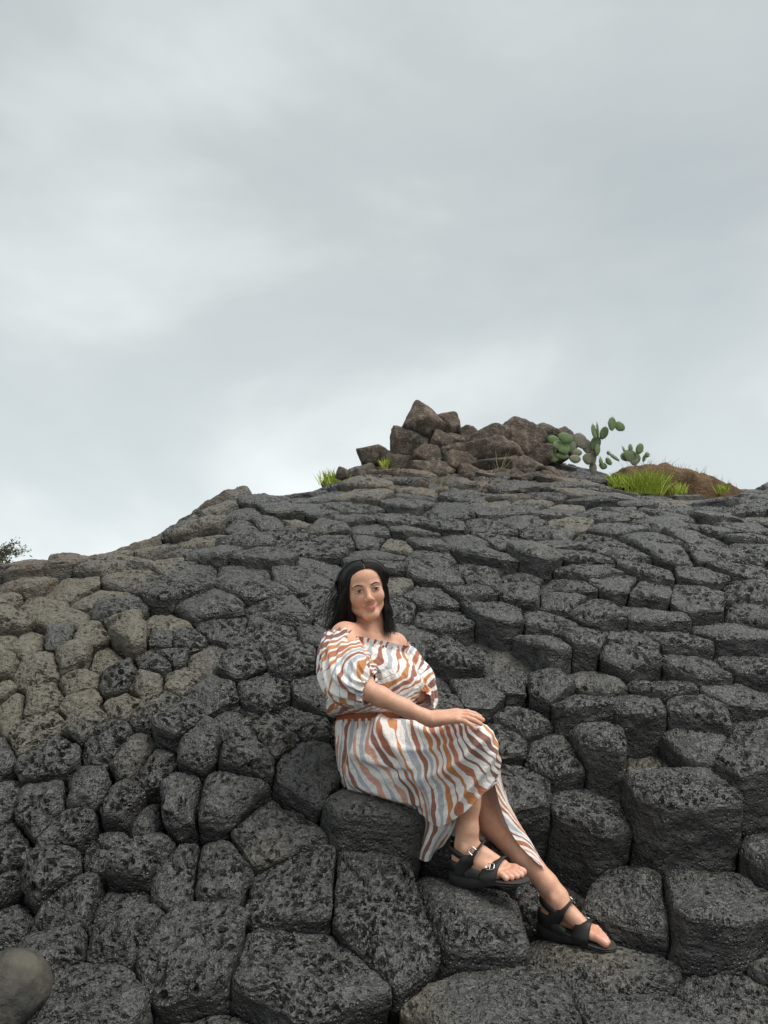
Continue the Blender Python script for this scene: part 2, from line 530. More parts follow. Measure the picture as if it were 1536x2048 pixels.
    drop = np.where(tt <= flat, 0, bw * rm * (1 - np.cos(phi)))
    Rt = np.interp(th, np.append(ths, 2 * math.pi), np.append(R, R[0]))
    dome = rs.uniform(0.008, 0.028)
    tx, ty = rs.normal(0, 0.07, 2)
    pu, pv = rad * Rt * np.cos(th), rad * Rt * np.sin(th)
    h = -drop + dome * (1 - rad ** 2) + tx * pu + ty * pv
    quads, loop = grid_faces(n, len(s))
    lu, lv, lh, lth = pu[loop], pv[loop], h[loop], th[loop]
    U = [pu]; V = [pv]; Hh = [h]; PH = [np.minimum(phi, math.pi / 2)]; SD = [np.zeros(n * n)]; TH = [th]
    for sv in s:
        f = 1.0 + 0.0 * sv
        U.append(lu * f); V.append(lv * f); Hh.append(lh - sv)
        PH.append(np.full(len(loop), math.pi / 2)); SD.append(np.full(len(loop), sv)); TH.append(lth)
    U, V, Hh, PH, SD, TH = (np.concatenate(a) for a in (U, V, Hh, PH, SD, TH))
    blocks.append(dict(k=k, base=base + cu * t1 + cv * t2 + ax * proud, ax=ax, t1=t1, t2=t2, U=U, V=V, H=Hh, PH=PH, SD=SD, TH=TH, quads=quads,
                       d=d, tan=SEEDS[k][3], px=cpx[k], py=cpy[k], rm=rm, traced=k < n_traced, seed=rs.uniform(0, 900), jit=rs.uniform(0, 1), smoothness=rs.uniform(0, 1)))
# what carries the person: the column tops under the seat and the sandals meet them, none stands higher there
def seat_on(pts, main):
    best = None
    for b in blocks:
        for p in pts:
            r_ = p - b['base']; uu, vv, hh_ = r_ @ b['t1'], r_ @ b['t2'], r_ @ b['ax']
            if hh_ < -0.35 or hh_ > 0.5 or math.hypot(uu, vv) > 0.5:
                continue
            topv = b['SD'] == 0
            dd = np.hypot(b['U'][topv] - uu, b['V'][topv] - vv)
            k = int(np.argmin(dd))
            if dd[k] > 0.012:
                continue
            sh = hh_ - b['H'][topv][k] - 0.006
            if sh < b.get('shift', 9):
                b['shift'] = sh
                b['hit'] = tuple(np.round(p, 2))
SOLE_PTS = []
for hx_, hy_, hd_, tx_, ty_, td_, up_, sd_ in ((906, 1738, 2.475, 1042, 1757, 2.385, (0.02, -0.10, 1), 1), (1083, 1838, 2.50, 1204, 1885, 2.375, (0.12, -0.16, 1), -1)):
    h_, t_ = W(hx_, hy_, hd_), W(tx_, ty_, td_)
    fx = nrm(t_ - h_); fy = nrm(np.cross(np.array(up_), fx)) * sd_; fz = np.cross(fx, fy) * sd_
    for x_ in (0.0, 0.05, 0.1, 0.15, 0.2, 0.235):
        for y_ in (-0.035, 0.0, 0.035):
            SOLE_PTS.append(h_ + fx * x_ + fy * y_ + fz * (-0.040 + 0.026 * smooth01(x_, 0.06, 0.17)))
seat_on(SOLE_PTS, True)
seat_on([W(x_, y_, d_) for x_, y_, d_ in ((712, 1590, 2.74), (735, 1594, 2.72), (735, 1588, 2.82), (770, 1600, 2.68), (790, 1602, 2.70), (770, 1590, 2.80))], True)
for b in blocks:
    if 'shift' in b:
        print('carry cell', round(b['px']), round(b['py']), 'shift', round(b['shift'], 3), b['hit'])
        b['base'] = b['base'] + b['ax'] * (min(b['shift'], 0.10) + (0.040 if b['py'] < 1680 else 0.006))
# ---- relief of all columns at once
cat = lambda key: np.concatenate([b[key] for b in blocks])
rep = lambda key: np.concatenate([np.full(len(b['U']), b[key]) for b in blocks])
U, V, Hh, PH, SD, TH = (cat(x) for x in ('U', 'V', 'H', 'PH', 'SD', 'TH'))
SEEDV, DV, TANV, JIT, SMV = rep('seed'), rep('d'), rep('tan'), rep('jit'), rep('smoothness')
L3 = np.stack((U + SEEDV, V + SEEDV * 0.37, Hh + SEEDV * 0.11), -1)
top = np.cos(PH)
lump = fbm(L3 * 5.0, 3, 3) * (0.007 + 0.010 * top) + fbm(L3 * 19, 3, 9) * 0.0085
rope = fbm(np.stack((L3[:, 0] * 13, L3[:, 1] * 46 + 0.6 * fbm(L3 * 9, 2, 23), L3[:, 2] * 46), -1), 3, 21, 0.6)
ridge = (1 - np.abs(rope) * 2.4) * 0.0062
chip = np.floor(fbm(L3 * 7 + 40, 2, 31) * 4.0) / 4.0 * 0.007
CARRY = np.concatenate([np.full(len(b['U']), 0.35 if 'shift' in b else 1.0) for b in blocks])
lump = lump * CARRY; chip = chip * CARRY
disp = lump + ridge * (0.4 + 0.6 * top) + chip * 0.9
# gas holes in the tops
sc = np.clip(DV / 2.5, 1.0, 1.9)
warp = np.stack((fbm(L3 * 26, 3, 41, 0.7), fbm(L3 * 26 + 9, 3, 42, 0.7)), -1) * 0.010
PU, PV = U + warp[:, 0], V + warp[:, 1]
ang = SEEDV * 0.2
PUr = PU * np.cos(ang) - PV * np.sin(ang); PVr = PU * np.sin(ang) + PV * np.cos(ang)
mask = fbm(L3 * 4.5 + 70, 2, 51)
pit_amt = smooth01(mask + 0.25 - TANV * 0.5 + (0.5 - SMV) * 0.45, -0.25, 0.35)
lay = np.floor(SEEDV)
for cs, dep, prob, sd_ in ((0.040, 0.020, 0.16, 5), (0.0235, 0.016, 0.46, 6), (0.0150, 0.010, 0.55, 7)):
    c = cs * sc
    w, hsh = worley2(np.stack((PUr / (c * 1.30), PVr / (c * 0.80), lay), -1), sd_)
    rad = 0.15 + 0.29 * np.mod(hsh * 7.31, 1.0)
    on = (hsh < prob * (0.12 + 1.0 * pit_amt))
    pit = np.where(on, 1 - smooth01(w, rad * 0.72, rad), 0.0)
    disp = disp - pit * dep * sc ** 0.7 * np.clip(top * 1.5 - 0.3, 0, 1) * (0.45 + 0.55 * pit_amt)
# side faces: level layering and a few pock marks
SDT = np.stack((TH * 1.1 + SEEDV, SD * 26 + SEEDV, SD * 0), -1)
disp = disp + (1 - top) * (fbm(SDT * np.array((1.6, 1, 1)), 3, 61) * 0.006) - 0.0
drx, dry = np.cos(TH), np.sin(TH)
nu, nv_, nh = np.sin(PH) * drx, np.sin(PH) * dry, np.cos(PH)
U2, V2, H2 = U + nu * disp, V + nv_ * disp, Hh + nh * disp
T1 = np.concatenate([np.repeat(b['t1'][None], len(b['U']), 0) for b in blocks])
T2 = np.concatenate([np.repeat(b['t2'][None], len(b['U']), 0) for b in blocks])
AX = np.concatenate([np.repeat(b['ax'][None], len(b['U']), 0) for b in blocks])
BS = np.concatenate([np.repeat(b['base'][None], len(b['U']), 0) for b in blocks])
CO = BS + T1 * U2[:, None] + T2 * V2[:, None] + AX * H2[:, None]
# lichen and dried silt: lies in patches, most of it on the left flank
flank = smooth01(-CO[:, 0], 0.55, 1.45) * smooth01(CO[:, 2], -0.50, -0.05)
pat = fbm(CO * 3.2, 4, 71)
tanv = np.clip(TANV * 1.05 + flank * 0.46 - 0.10 + pat * (0.42 + 0.25 * TANV), 0, 1) * (0.25 + 0.75 * smooth01(-SD, -0.09, 0.0))
red = smooth01(-CO[:, 0], 1.35, 1.9) * smooth01(CO[:, 1], 3.3, 3.9) * np.clip(0.6 + pat, 0, 1)
oc = W(900, 945, 7.9)
near_oc = 1 - smooth01(np.hypot((CO[:, 0] - oc[0]) * 0.8, CO[:, 1] - oc[1]), 0.5, 1.9)
red = np.maximum(red, near_oc); tanv = np.clip(tanv + near_oc * (0.45 + 0.5 * pat), 0, 1)

m = NT('basalt')
tc = m.new('ShaderNodeTexCoord')
geo = m.new('ShaderNodeNewGeometry')
pos = geo.outputs['Position']
n1 = m.noise(pos, 7.0, 5, 0.6); n2 = m.noise(pos, 60.0, 4, 0.6); n3 = m.noise(pos, 260.0, 3, 0.6)
at_t = m.attr('silt').outputs['Fac']; at_r = m.attr('rust').outputs['Fac']; at_j = m.attr('tone').outputs['Fac']
base = m.mix(m.range(n1, 0.3, 0.7), C(0.025, 0.0248, 0.0235), C(0.054, 0.0535, 0.050))
base = m.mix(m.range(n2, 0.35, 0.7, 0, 0.55), base, C(0.084, 0.083, 0.077))
base = m.mix(m.range(at_j, 0, 1, 0.0, 0.55), base, C(0.046, 0.045, 0.041))
crust = m.noise(pos, 22.0, 5, 0.65)
base = m.mix(m.range(crust, 0.50, 0.70, 0, 0.5), base, C(0.118, 0.116, 0.106))
tancol = m.mix(m.range(n2, 0.3, 0.7), C(0.092, 0.081, 0.060), C(0.170, 0.151, 0.114))
rustcol = m.mix(m.range(n1, 0.3, 0.7), C(0.105, 0.072, 0.050), C(0.170, 0.122, 0.086))
tancol = m.mix(m.math('MULTIPLY', at_r, 0.8), tancol, rustcol)
tf = m.range(m.math('ADD', at_t, m.math('MULTIPLY', m.math('SUBTRACT', n2, 0.5), 0.5)), 0.22, 0.75, 0, 0.92, True)
col = m.mix(tf, base, tancol)
rough = m.math('ADD', m.range(n1, 0.3, 0.7, 0.18, 0.40), m.math('MULTIPLY', tf, 0.28), clamp=True)
hgt = m.math('ADD', m.math('MULTIPLY', n2, 0.9), m.math('MULTIPLY', n3, 0.35))
vor = m.new('ShaderNodeTexVoronoi', {'Scale': 110.0}); m.l.new(pos, vor.inputs['Vector'])
holes = m.range(vor.outputs['Distance'], 0.15, 0.42, 0.0, 1.0, True)
vor2 = m.new('ShaderNodeTexVoronoi', {'Scale': 52.0}); m.l.new(pos, vor2.inputs['Vector'])
holes2 = m.range(vor2.outputs['Distance'], 0.14, 0.36, 0.0, 1.0, True)
holes = m.math('MULTIPLY_ADD', holes, 0.5, hgt)
holes = m.math('MULTIPLY_ADD', holes2, 0.9, holes)
nb = m.bump(holes, 0.9, 0.008)
M_BASALT = m.set(color=col, rough=rough, normal=nb, spec=0.62)

hill = None
gx = np.linspace(-8.5, 8.5, 150); gy = np.linspace(-1.2, 12.5, 130)
GX, GY = np.meshgrid(gx, gy, indexing='ij')
GZ = H(np.clip(GX, -5, 6), GY) - 0.24 + 0.165 * smooth01(GY, 2.9, 3.7)
far = np.hypot(GX, GY - 4)
gi = np.arange(GX.size).reshape(GX.shape)
hq = np.stack((gi[:-1, :-1], gi[1:, :-1], gi[1:, 1:], gi[:-1, 1:]), -1).reshape(-1, 4)
hme = new_mesh('hillside', np.stack((GX.ravel(), GY.ravel(), GZ.ravel()), -1), hq)
z = np.zeros(GX.size); set_attr(hme, 'silt', z + 0.42); set_attr(hme, 'rust', z); set_attr(hme, 'tone', z)
hill = add_obj('hillside', hme, M_BASALT, kind='structure', label='steep slope of dark basalt columns rising to a ridge')

rr_ = np.concatenate(([0.0], np.geomspace(3, 1200, 26))); aa_ = np.linspace(0, 2 * math.pi, 48, endpoint=False)
GP = np.stack((rr_[:, None] * np.cos(aa_), rr_[:, None] * np.sin(aa_) + 2.0, -1.62 - 0.0004 * rr_[:, None] + 0 * aa_), -1).reshape(-1, 3)
gi = np.arange(27 * 48).reshape(27, 48)
gq = np.stack((gi[:-1], gi[1:], np.roll(gi[1:], -1, 1), np.roll(gi[:-1], -1, 1)), -1).reshape(-1, 4)
gme = new_mesh('ground', GP, gq)
z = np.zeros(len(GP)); set_attr(gme, 'silt', z + 0.3); set_attr(gme, 'rust', z); set_attr(gme, 'tone', z)
add_obj('ground', gme, M_BASALT, kind='structure', label='dark rocky shore around the slope')
start = 0
for b in blocks:
    b['start'] = start; start += len(b['U'])
# the 300 columns that show largest stand singly, the rest in one mesh
def show(b):
    if not (-40 < b['px'] < 1576 and 900 < b['py'] < 2100):
        return 0.0
    return (b['rm'] / b['d']) ** 2 + (1.0 if b['traced'] else 0)
order = sorted(range(len(blocks)), key=lambda i: -show(blocks[i]))
single = set(order[:296])
restv = []; restq = []; off = 0; rest_at = []
def col_mesh(name, v, q, sl):
    me = new_mesh(name, v, q, smooth=False)
    me.materials.append(M_BASALT)
    set_attr(me, 'silt', tanv[sl]); set_attr(me, 'rust', red[sl]); set_attr(me, 'tone', JIT[sl])
    return me
for i, b in enumerate(blocks):
    sl = np.arange(b['start'], b['start'] + len(b['U']))
    if i in single:
        o = bpy.data.objects.new('basalt_column', col_mesh('basalt_column', CO[sl], b['quads'], sl))
        COL.objects.link(o); o.parent = hill
    else:
        restv.append(CO[sl]); restq.append(b['quads'] + off); off += len(sl); rest_at.append(sl)
if restv:
    sl = np.concatenate(rest_at)
    o = bpy.data.objects.new('basalt_column_field', col_mesh('basalt_column_field', np.concatenate(restv), np.concatenate(restq), sl))
    COL.objects.link(o); o.parent = hill; o['kind'] = 'stuff'
print('columns', len(blocks), 'traced', n_traced, 'verts', len(CO), 'quads', sum(len(b['quads']) for b in blocks))
# ================================================================== ridge: boulders, mound, cactus, grass
def ico_dirs(n_lat=22, n_lon=36):
    th = np.linspace(0, math.pi, n_lat)[:, None]; ph = np.linspace(0, 2 * math.pi, n_lon, endpoint=False)[None]
    d = np.stack((np.sin(th) * np.cos(ph), np.sin(th) * np.sin(ph), np.cos(th) + 0 * ph), -1)
    i = np.arange(n_lat * n_lon).reshape(n_lat, n_lon)
    q = np.stack((i[:-1], i[1:], np.roll(i[1:], -1, 1), np.roll(i[:-1], -1, 1)), -1).reshape(-1, 4)
    return d.reshape(-1, 3), q
def boulder_mesh(name, c, size, seed, planes=11, soft=26.0, rough=0.06, res=(22, 36), rot=0.0, fine=0.02, angular=False):
    rs = np.random.default_rng(seed)
    D, q = ico_dirs(*res)
    N = nrm(rs.normal(size=(planes, 3))); hgt = rs.uniform(0.80, 1.02, planes)
    if angular:
        Rm, _ = np.linalg.qr(rs.normal(size=(3, 3)) * 0.22 + np.eye(3))
        N = np.concatenate((N, Rm.T, -Rm.T)); hgt = np.concatenate((hgt, rs.uniform(0.72, 0.95, 6))); planes += 6
    dots = np.maximum(D @ N.T, 1e-3)
    cand_ = np.minimum(hgt / dots, 1.6)
    cand_ = np.concatenate((cand_, np.full((len(D), 1), 1.45 if angular else 1.08)), 1)
    r = -np.log(np.exp(-soft * cand_).mean(1)) / soft - math.log(planes + 1) / soft + 0.03
    P = D * r[:, None]
    P = P * (1 + rough * fbm(P * 2.3 + seed, 3, seed) + fine * fbm(P * 9 + seed, 3, seed + 5))[:, None]
    P = P * np.asarray(size)
    c_, s_ = math.cos(rot), math.sin(rot)
    X = P[:, 0] * c_ - P[:, 2] * s_; Z = P[:, 0] * s_ + P[:, 2] * c_
    return new_mesh(name, np.stack((X, P[:, 1], Z), -1) + np.asarray(c), q)

m = NT('ridge_rock')
pos = m.new('ShaderNodeNewGeometry').outputs['Position']
n1 = m.noise(pos, 3.2, 5, 0.6); n2 = m.noise(pos, 14, 5, 0.65); n3 = m.noise(pos, 60, 4, 0.6)
c_ = m.mix(m.range(n1, 0.35, 0.68), C(0.058, 0.052, 0.045), C(0.128, 0.092, 0.070))
c_ = m.mix(m.range(n2, 0.50, 0.68), c_, C(0.225, 0.178, 0.138))
c_ = m.mix(m.range(n3, 0.58, 0.66, 0, 0.7), c_, C(0.30, 0.29, 0.26))
M_RIDGE = m.set(color=c_, rough=0.92, normal=m.bump(m.math('ADD', n2, m.math('MULTIPLY', n3, 0.5)), 0.8, 0.03), spec=0.25)
DB = 8.15
outcrop = empty('rock_outcrop', W(900, 930, DB), kind='structure', label='heap of reddish brown boulders on top of the ridge')
for i, (px, py, w_, h_, rot, dd) in enumerate((
        (843, 853, 66, 60, 0.1, -0.12), (893, 850, 46, 46, -0.15, 0.0), (818, 893, 80, 62, 0.55, -0.16), (750, 916, 60, 44, 0.2, -0.05), (882, 887, 40, 42, 0.3, -0.2),
        (908, 893, 48, 50, -0.1, -0.12), (936, 870, 34, 36, 0.5, 0.05), (975, 884, 96, 56, -0.42, 0.0), (968, 908, 110, 44, -0.1, -0.2), (912, 922, 66, 54, 0.1, -0.28),
        (852, 918, 56, 44, 0.2, -0.30), (1040, 886, 84, 66, 0.5, 0.1), (1085, 884, 74, 60, -0.35, 0.2), (1122, 893, 60, 54, -0.5, 0.25), (798, 930, 56, 46, 0.4, -0.25),
        (856, 950, 80, 36, 0.0, -0.45), (935, 952, 50, 34, 0.1, -0.45), (995, 938, 74, 40, -0.05, -0.35), (1016, 910, 70, 46, 0.2, -0.05), (770, 958, 56, 34, 0.1, -0.45), (1060, 915, 80, 50, 0.0, 0.05), (1010, 962, 70, 36, 0.0, -0.5), (905, 972, 56, 34, 0.2, -0.6), (830, 968, 70, 36, 0.1, -0.6), (875, 945, 50, 50, 0.3, -0.35), (1045, 940, 70, 44, 0.1, -0.3), (960, 930, 60, 44, -0.2, -0.25))):
    c0 = W(px, py, DB + dd); s_ = DB / FPX * 0.60
    me = boulder_mesh('boulder', c0, (w_ * s_, (w_ + h_) * 0.5 * s_, h_ * s_), 200 + i, 8, 30, 0.05, (30, 48), rot=-rot, fine=0.03, angular=True)
    add_obj('boulder', me, M_RIDGE, outcrop)

# broken stone between the heap and the columns
rs = np.random.default_rng(123); rv, rq, ro = [], [], 0
for j in range(64):
    px, py = rs.uniform(680, 1140), 948 + 52 * rs.random() ** 1.6
    if abs(px - 900) > 120 + (1000 - py) * 3.0 and py > 975: continue
    p = hit(px, py)
    if p is None: continue
    s_ = rs.uniform(0.02, 0.075)
    tmp = boulder_mesh('tmp', p + np.array((0, 0, 0.02 + s_ * 0.1)), (s_ * rs.uniform(0.8, 1.4), s_, s_ * rs.uniform(0.6, 1.0)), 700 + j, 7, 34, 0.04, (9, 14), rs.uniform(-0.5, 0.5), angular=True)
    vv = np.empty(len(tmp.vertices) * 3, np.float32); tmp.vertices.foreach_get('co', vv)
    ll = np.empty(len(tmp.loops), np.int32); tmp.loops.foreach_get('vertex_index', ll)
    rv.append(vv.reshape(-1, 3)); rq.append(ll.reshape(-1, 4) + ro); ro += len(tmp.vertices)
    bpy.data.meshes.remove(tmp)
rub = add_obj('rubble', new_mesh('rubble', np.concatenate(rv), np.concatenate(rq)), M_RIDGE, outcrop, kind='stuff')

# brown earth mound
gx = np.linspace(-1, 1, 90); gy = np.linspace(-1, 1, 40)
A, B = np.meshgrid(gx, gy, indexing='ij')
prof = np.interp(A, [-1, -0.93, -0.8, -0.55, -0.15, 0.2, 0.55, 0.8, 1], [0, 0.62, 0.86, 0.93, 1.0, 0.86, 0.62, 0.36, 0]) * np.sqrt(np.clip(1 - B ** 2, 0, 1))
mc = W(1335, 988, 8.55)
P = np.stack((mc[0] + A * 0.665, mc[1] + B * 0.55, mc[2] - 0.10 + prof * 0.42), -1).reshape(-1, 3)
P[:, 2] -= 0.45 * (smooth01(np.abs(B.ravel()), 0.8, 1.0) + smooth01(np.abs(A.ravel()), 0.96, 1.0))
P = P + np.stack((fbm(P * 5, 3, 1), fbm(P * 5 + 9, 3, 2), fbm(P * 7 + 20, 5, 3, 0.65)), -1) * 0.065
i = np.arange(90 * 40).reshape(90, 40)
q = np.stack((i[:-1, :-1], i[1:, :-1], i[1:, 1:], i[:-1, 1:]), -1).reshape(-1, 4)
m = NT('earth')
pos = m.new('ShaderNodeNewGeometry').outputs['Position']
n1 = m.noise(pos, 5, 5, 0.65); n2 = m.noise(pos, 40, 4, 0.65)
c_ = m.mix(m.range(n1, 0.35, 0.65), C(0.115, 0.066, 0.040), C(0.185, 0.118, 0.074))
c_ = m.mix(m.range(n2, 0.5, 0.72, 0, 0.8), c_, C(0.205, 0.185, 0.085))
M_EARTH = m.set(color=c_, rough=0.95, normal=m.bump(n2, 0.9, 0.03), spec=0.15)
add_obj('earth_mound', new_mesh('earth_mound', P, q), M_EARTH, kind='structure', label='low mound of brown earth on the ridge')

# grass
def grass(name, px, py, d, w_, h_, n, mat, seed, lean=0.0, label='', cat='grass', group=None, spread=0.7, wid=0.005, deep=0.12):
    rs = np.random.default_rng(seed)
    base = W(px, py, d); k = d / FPX
    vs_, qs = [], []; off = 0
    for j in range(n):
        x0 = rs.normal(0, 0.30) * w_ * k * 0.5; y0 = rs.uniform(-deep, deep)
        L = h_ * k * rs.uniform(0.55, 1.1)
        a = rs.uniform(0, 2 * math.pi); out = rs.uniform(0.15, 1.0) * spread
        dirv = V3(math.cos(a) * out + lean + x0 * 1.2, math.sin(a) * out * 0.7, 1.0); dirv /= np.linalg.norm(dirv)
        p0 = base + np.array((x0, y0, -0.02)); bend = np.array((dirv[0], dirv[1], -0.15)) * L * rs.uniform(0.1, 0.55)
        sidev = nrm(np.cross(dirv, np.array((math.sin(a * 3), 1.0, 0.1)))) * wid * rs.uniform(0.6, 1.2)
        for t in (0, 0.35, 0.7, 1.0):
            p = p0 + dirv * L * t + bend * t * t
            wt = (1 - t) ** 0.6 * (0.7 + t) if t < 1 else 0.06
            vs_ += [p - sidev * wt, p + sidev * wt]
        for b in range(3):
            qs.append((off + 2 * b, off + 2 * b + 1, off + 2 * b + 3, off + 2 * b + 2))
        off += 8
    o = add_obj(name, new_mesh(name, np.array(vs_), np.array(qs)), mat, label=label, category=cat)
    if group: o['group'] = group
    return o
def V3(a, b, c):
    return np.array((a, b, c), float)
def grass_mat(name, c1, c2):
    m = NT(name)
    pos = m.new('ShaderNodeNewGeometry').outputs['Position']
    oi = m.noise(pos, 45, 2, 0.5)
    return m.set(color=m.mix(m.range(oi, 0.3, 0.7), c1, c2), rough=0.6, spec=0.3)
M_GRASS = grass_mat('green_grass', C(0.230, 0.310, 0.028), C(0.420, 0.490, 0.070))
M_STRAW = grass_mat('dry_grass', C(0.260, 0.185, 0.095), C(0.420, 0.330, 0.180))
M_STRAW2 = grass_mat('olive_grass', C(0.160, 0.150, 0.050), C(0.330, 0.270, 0.110))
g1 = 'green grass tufts along the ridge'
grass('grass_tuft', 668, 968, 7.5, 62, 34, 230, M_GRASS, 1, -0.05, 'spiky green grass tuft on the dark rim left of the boulder heap', group=g1)
grass('grass_tuft', 770, 936, 7.75, 16, 28, 60, M_GRASS, 2, 0.05, 'small green grass tuft growing between the brown boulders', group=g1, deep=0.05)
grass('grass_tuft', 1285, 988, 8.0, 100, 56, 700, M_GRASS, 3, 0.05, 'largest bright green grass tuft in front of the earth mound', group=g1)
grass('grass_tuft', 1232, 974, 8.0, 40, 34, 130, M_GRASS, 4, -0.15, 'green grass at the left foot of the earth mound below the small cactus', group=g1)
grass('grass_tuft', 1352, 986, 8.0, 50, 26, 110, M_GRASS, 5, 0.1, 'thin low green grass at the middle of the earth mound', group=g1)
grass('grass_tuft', 1441, 984, 8.05, 30, 22, 90, M_GRASS, 6, 0.0, 'short green grass tuft at the right end of the earth mound', group=g1)
g2 = 'dry grass on the upper slope'
grass('dry_grass_tuft', 876, 992, 7.0, 40, 46, 110, M_STRAW2, 7, 0.05, 'bushy straw and olive coloured dry grass below the boulder heap', group=g2, wid=0.003)
grass('dry_grass_tuft', 800, 1036, 6.3, 12, 58, 9, M_STRAW, 8, 0.25, 'few tall bent dry grass stalks beside the pale square column', group=g2, wid=0.003, spread=0.35)
grass('dry_grass_tuft', 849, 1020, 6.4, 16, 44, 34, M_STRAW, 9, -0.02, 'upright reddish straw tuft in the middle of the upper slope', group=g2, wid=0.0028, spread=0.25)
grass('dry_grass_tuft', 998, 952, 7.6, 14, 60, 12, M_STRAW, 10, 0.15, 'thin dry stalks in front of the brown boulders left of the cactus', group=g2, wid=0.003, spread=0.5)
grass('dry_grass_tuft', 764, 976, 7.2, 26, 26, 30, M_STRAW, 11, 0.3, 'small dry straw tuft low on the left of the boulder heap', group=g2, wid=0.003)

rs = np.random.default_rng(41)
vs_, qs = [], []
for j in range(420):
    k = int(rs.integers(0, len(P))); p0 = P[k] + np.array((rs.normal(0, 0.01), 0, -0.01))
    if A.ravel()[k] < -0.75 or prof.ravel()[k] < 0.15: continue
    L = rs.uniform(0.03, 0.09); dv = V3(rs.normal(0, 0.5), rs.normal(0, 0.4), 1) * L; sv = V3(0.0022, 0, 0)
    o_ = len(vs_)
    vs_ += [p0 - sv, p0 + sv, p0 + dv + sv * 0.2, p0 + dv - sv * 0.2]; qs.append((o_, o_ + 1, o_ + 2, o_ + 3))
add_obj('dry_ground_cover', new_mesh('dry_ground_cover', np.array(vs_), np.array(qs)), M_STRAW2, kind='stuff', label='thin dry grass over the brown earth mound')

# prickly pears
m = NT('cactus')
tc = m.new('ShaderNodeTexCoord').outputs['Object']
pos = m.new('ShaderNodeNewGeometry').outputs['Position']
oi = m.new('ShaderNodeObjectInfo').outputs['Random']
n1 = m.noise(pos, 12, 3, 0.5)
vor = m.new('ShaderNodeTexVoronoi', {'Scale': 34.0}); m.l.new(pos, vor.inputs['Vector'])
dots = m.range(vor.outputs['Distance'], 0.16, 0.24, 1, 0)
green = m.mix(m.range(n1, 0.3, 0.7), C(0.100, 0.165, 0.058), C(0.175, 0.245, 0.098))
age = m.attr('age').outputs['Fac']
c_ = m.mix(age, green, C(0.185, 0.165, 0.130))
c_ = m.mix(m.math('MULTIPLY', dots, 0.75), c_, C(0.36, 0.34, 0.26))
M_CACTUS = m.set(color=c_, rough=0.55, normal=m.bump(dots, 0.4, 0.01), spec=0.35)
def pad(parent, px, py, d, w_, h_, ang, age=0.0, yaw=0.0, seed=0):
    k = d / FPX; c = W(px, py, d)
    D, q = ico_dirs(13, 20)
    taper = 1.0 - 0.28 * np.clip(-D[:, 2], 0, 1) ** 1.5
    P = np.stack((D[:, 0] * w_ * k * 0.5 * taper, D[:, 1] * 0.010 * (1.2 - 0.3 * D[:, 2]), D[:, 2] * h_ * k * 0.5), -1)
    P = P * (1 + 0.05 * fbm(P * 12 + seed, 2, seed))[:, None]
    cy, sy = math.cos(yaw), math.sin(yaw)
    X, Y = P[:, 0] * cy - P[:, 1] * sy, P[:, 0] * sy + P[:, 1] * cy
    ca, sn_ = math.cos(-ang), math.sin(-ang)
    P = np.stack((X * ca - P[:, 2] * sn_, Y, X * sn_ + P[:, 2] * ca), -1) + c
    rs_ = np.random.default_rng(900 + seed); pv, pq = [P], [q]; o_ = len(P)
    for j in rs_.integers(20, len(P) - 20, 26):      # spines
        out = nrm(P[j] - c) * rs_.uniform(0.012, 0.028); sd_v = np.array((0.0011, 0.0, 0.0008))
        pv.append(np.array((P[j] - sd_v, P[j] + sd_v, P[j] + out + sd_v * 0.2, P[j] + out - sd_v * 0.2))); pq.append(np.array(((o_, o_ + 1, o_ + 2, o_ + 3),))); o_ += 4
    n0 = len(P); P = np.concatenate(pv); q = np.concatenate(pq)
    me = new_mesh('pad', P, q); set_attr(me, 'age', np.where(np.arange(len(P)) < n0, age, 1.0))
    return add_obj('pad', me, M_CACTUS, parent)
gc = 'prickly pears on the ridge'
cac = empty('prickly_pear_cactus', W(1180, 925, 8.2), label='tall prickly pear cactus with pads reaching up to the right behind the ridge', category='cactus', group=gc)
for i, (px, py, w_, h_, a, ag, yw) in enumerate(((1224, 848, 19, 28, 0.15, 0, 0.3), (1239, 853, 24, 19, 0.5, 0, 0.2), (1208, 866, 20, 29, 0.5, 0, 0.4), (1188, 863, 14, 31, -0.1, 0, 0.5), (1195.5, 862, 8, 34, -0.03, 0, 0.9),
        (1191, 887, 22, 32, 0.45, 0.25, 0.2), (1195, 900, 16, 26, 0.2, 0.2, 0.6), (1161, 882, 28, 36, -0.5, 0.95, 0.1), (1174, 893, 26, 32, -0.2, 1.0, 0.3), (1176, 918, 24, 24, 0.1, 0.8, 0.2), (1187, 914, 14, 34, 0.05, 0.9, 0.2), (1186, 936, 16, 28, 0.0, 0.9, 0.1))):
    pad(cac, px, py, 8.2 + 0.02 * (i % 3), w_, h_, a, ag, yw, i)
cac = empty('prickly_pear_cactus', W(1105, 922, 8.1), label='low spreading prickly pear cactus with broad pale pads against the brown boulders', category='cactus', group=gc)
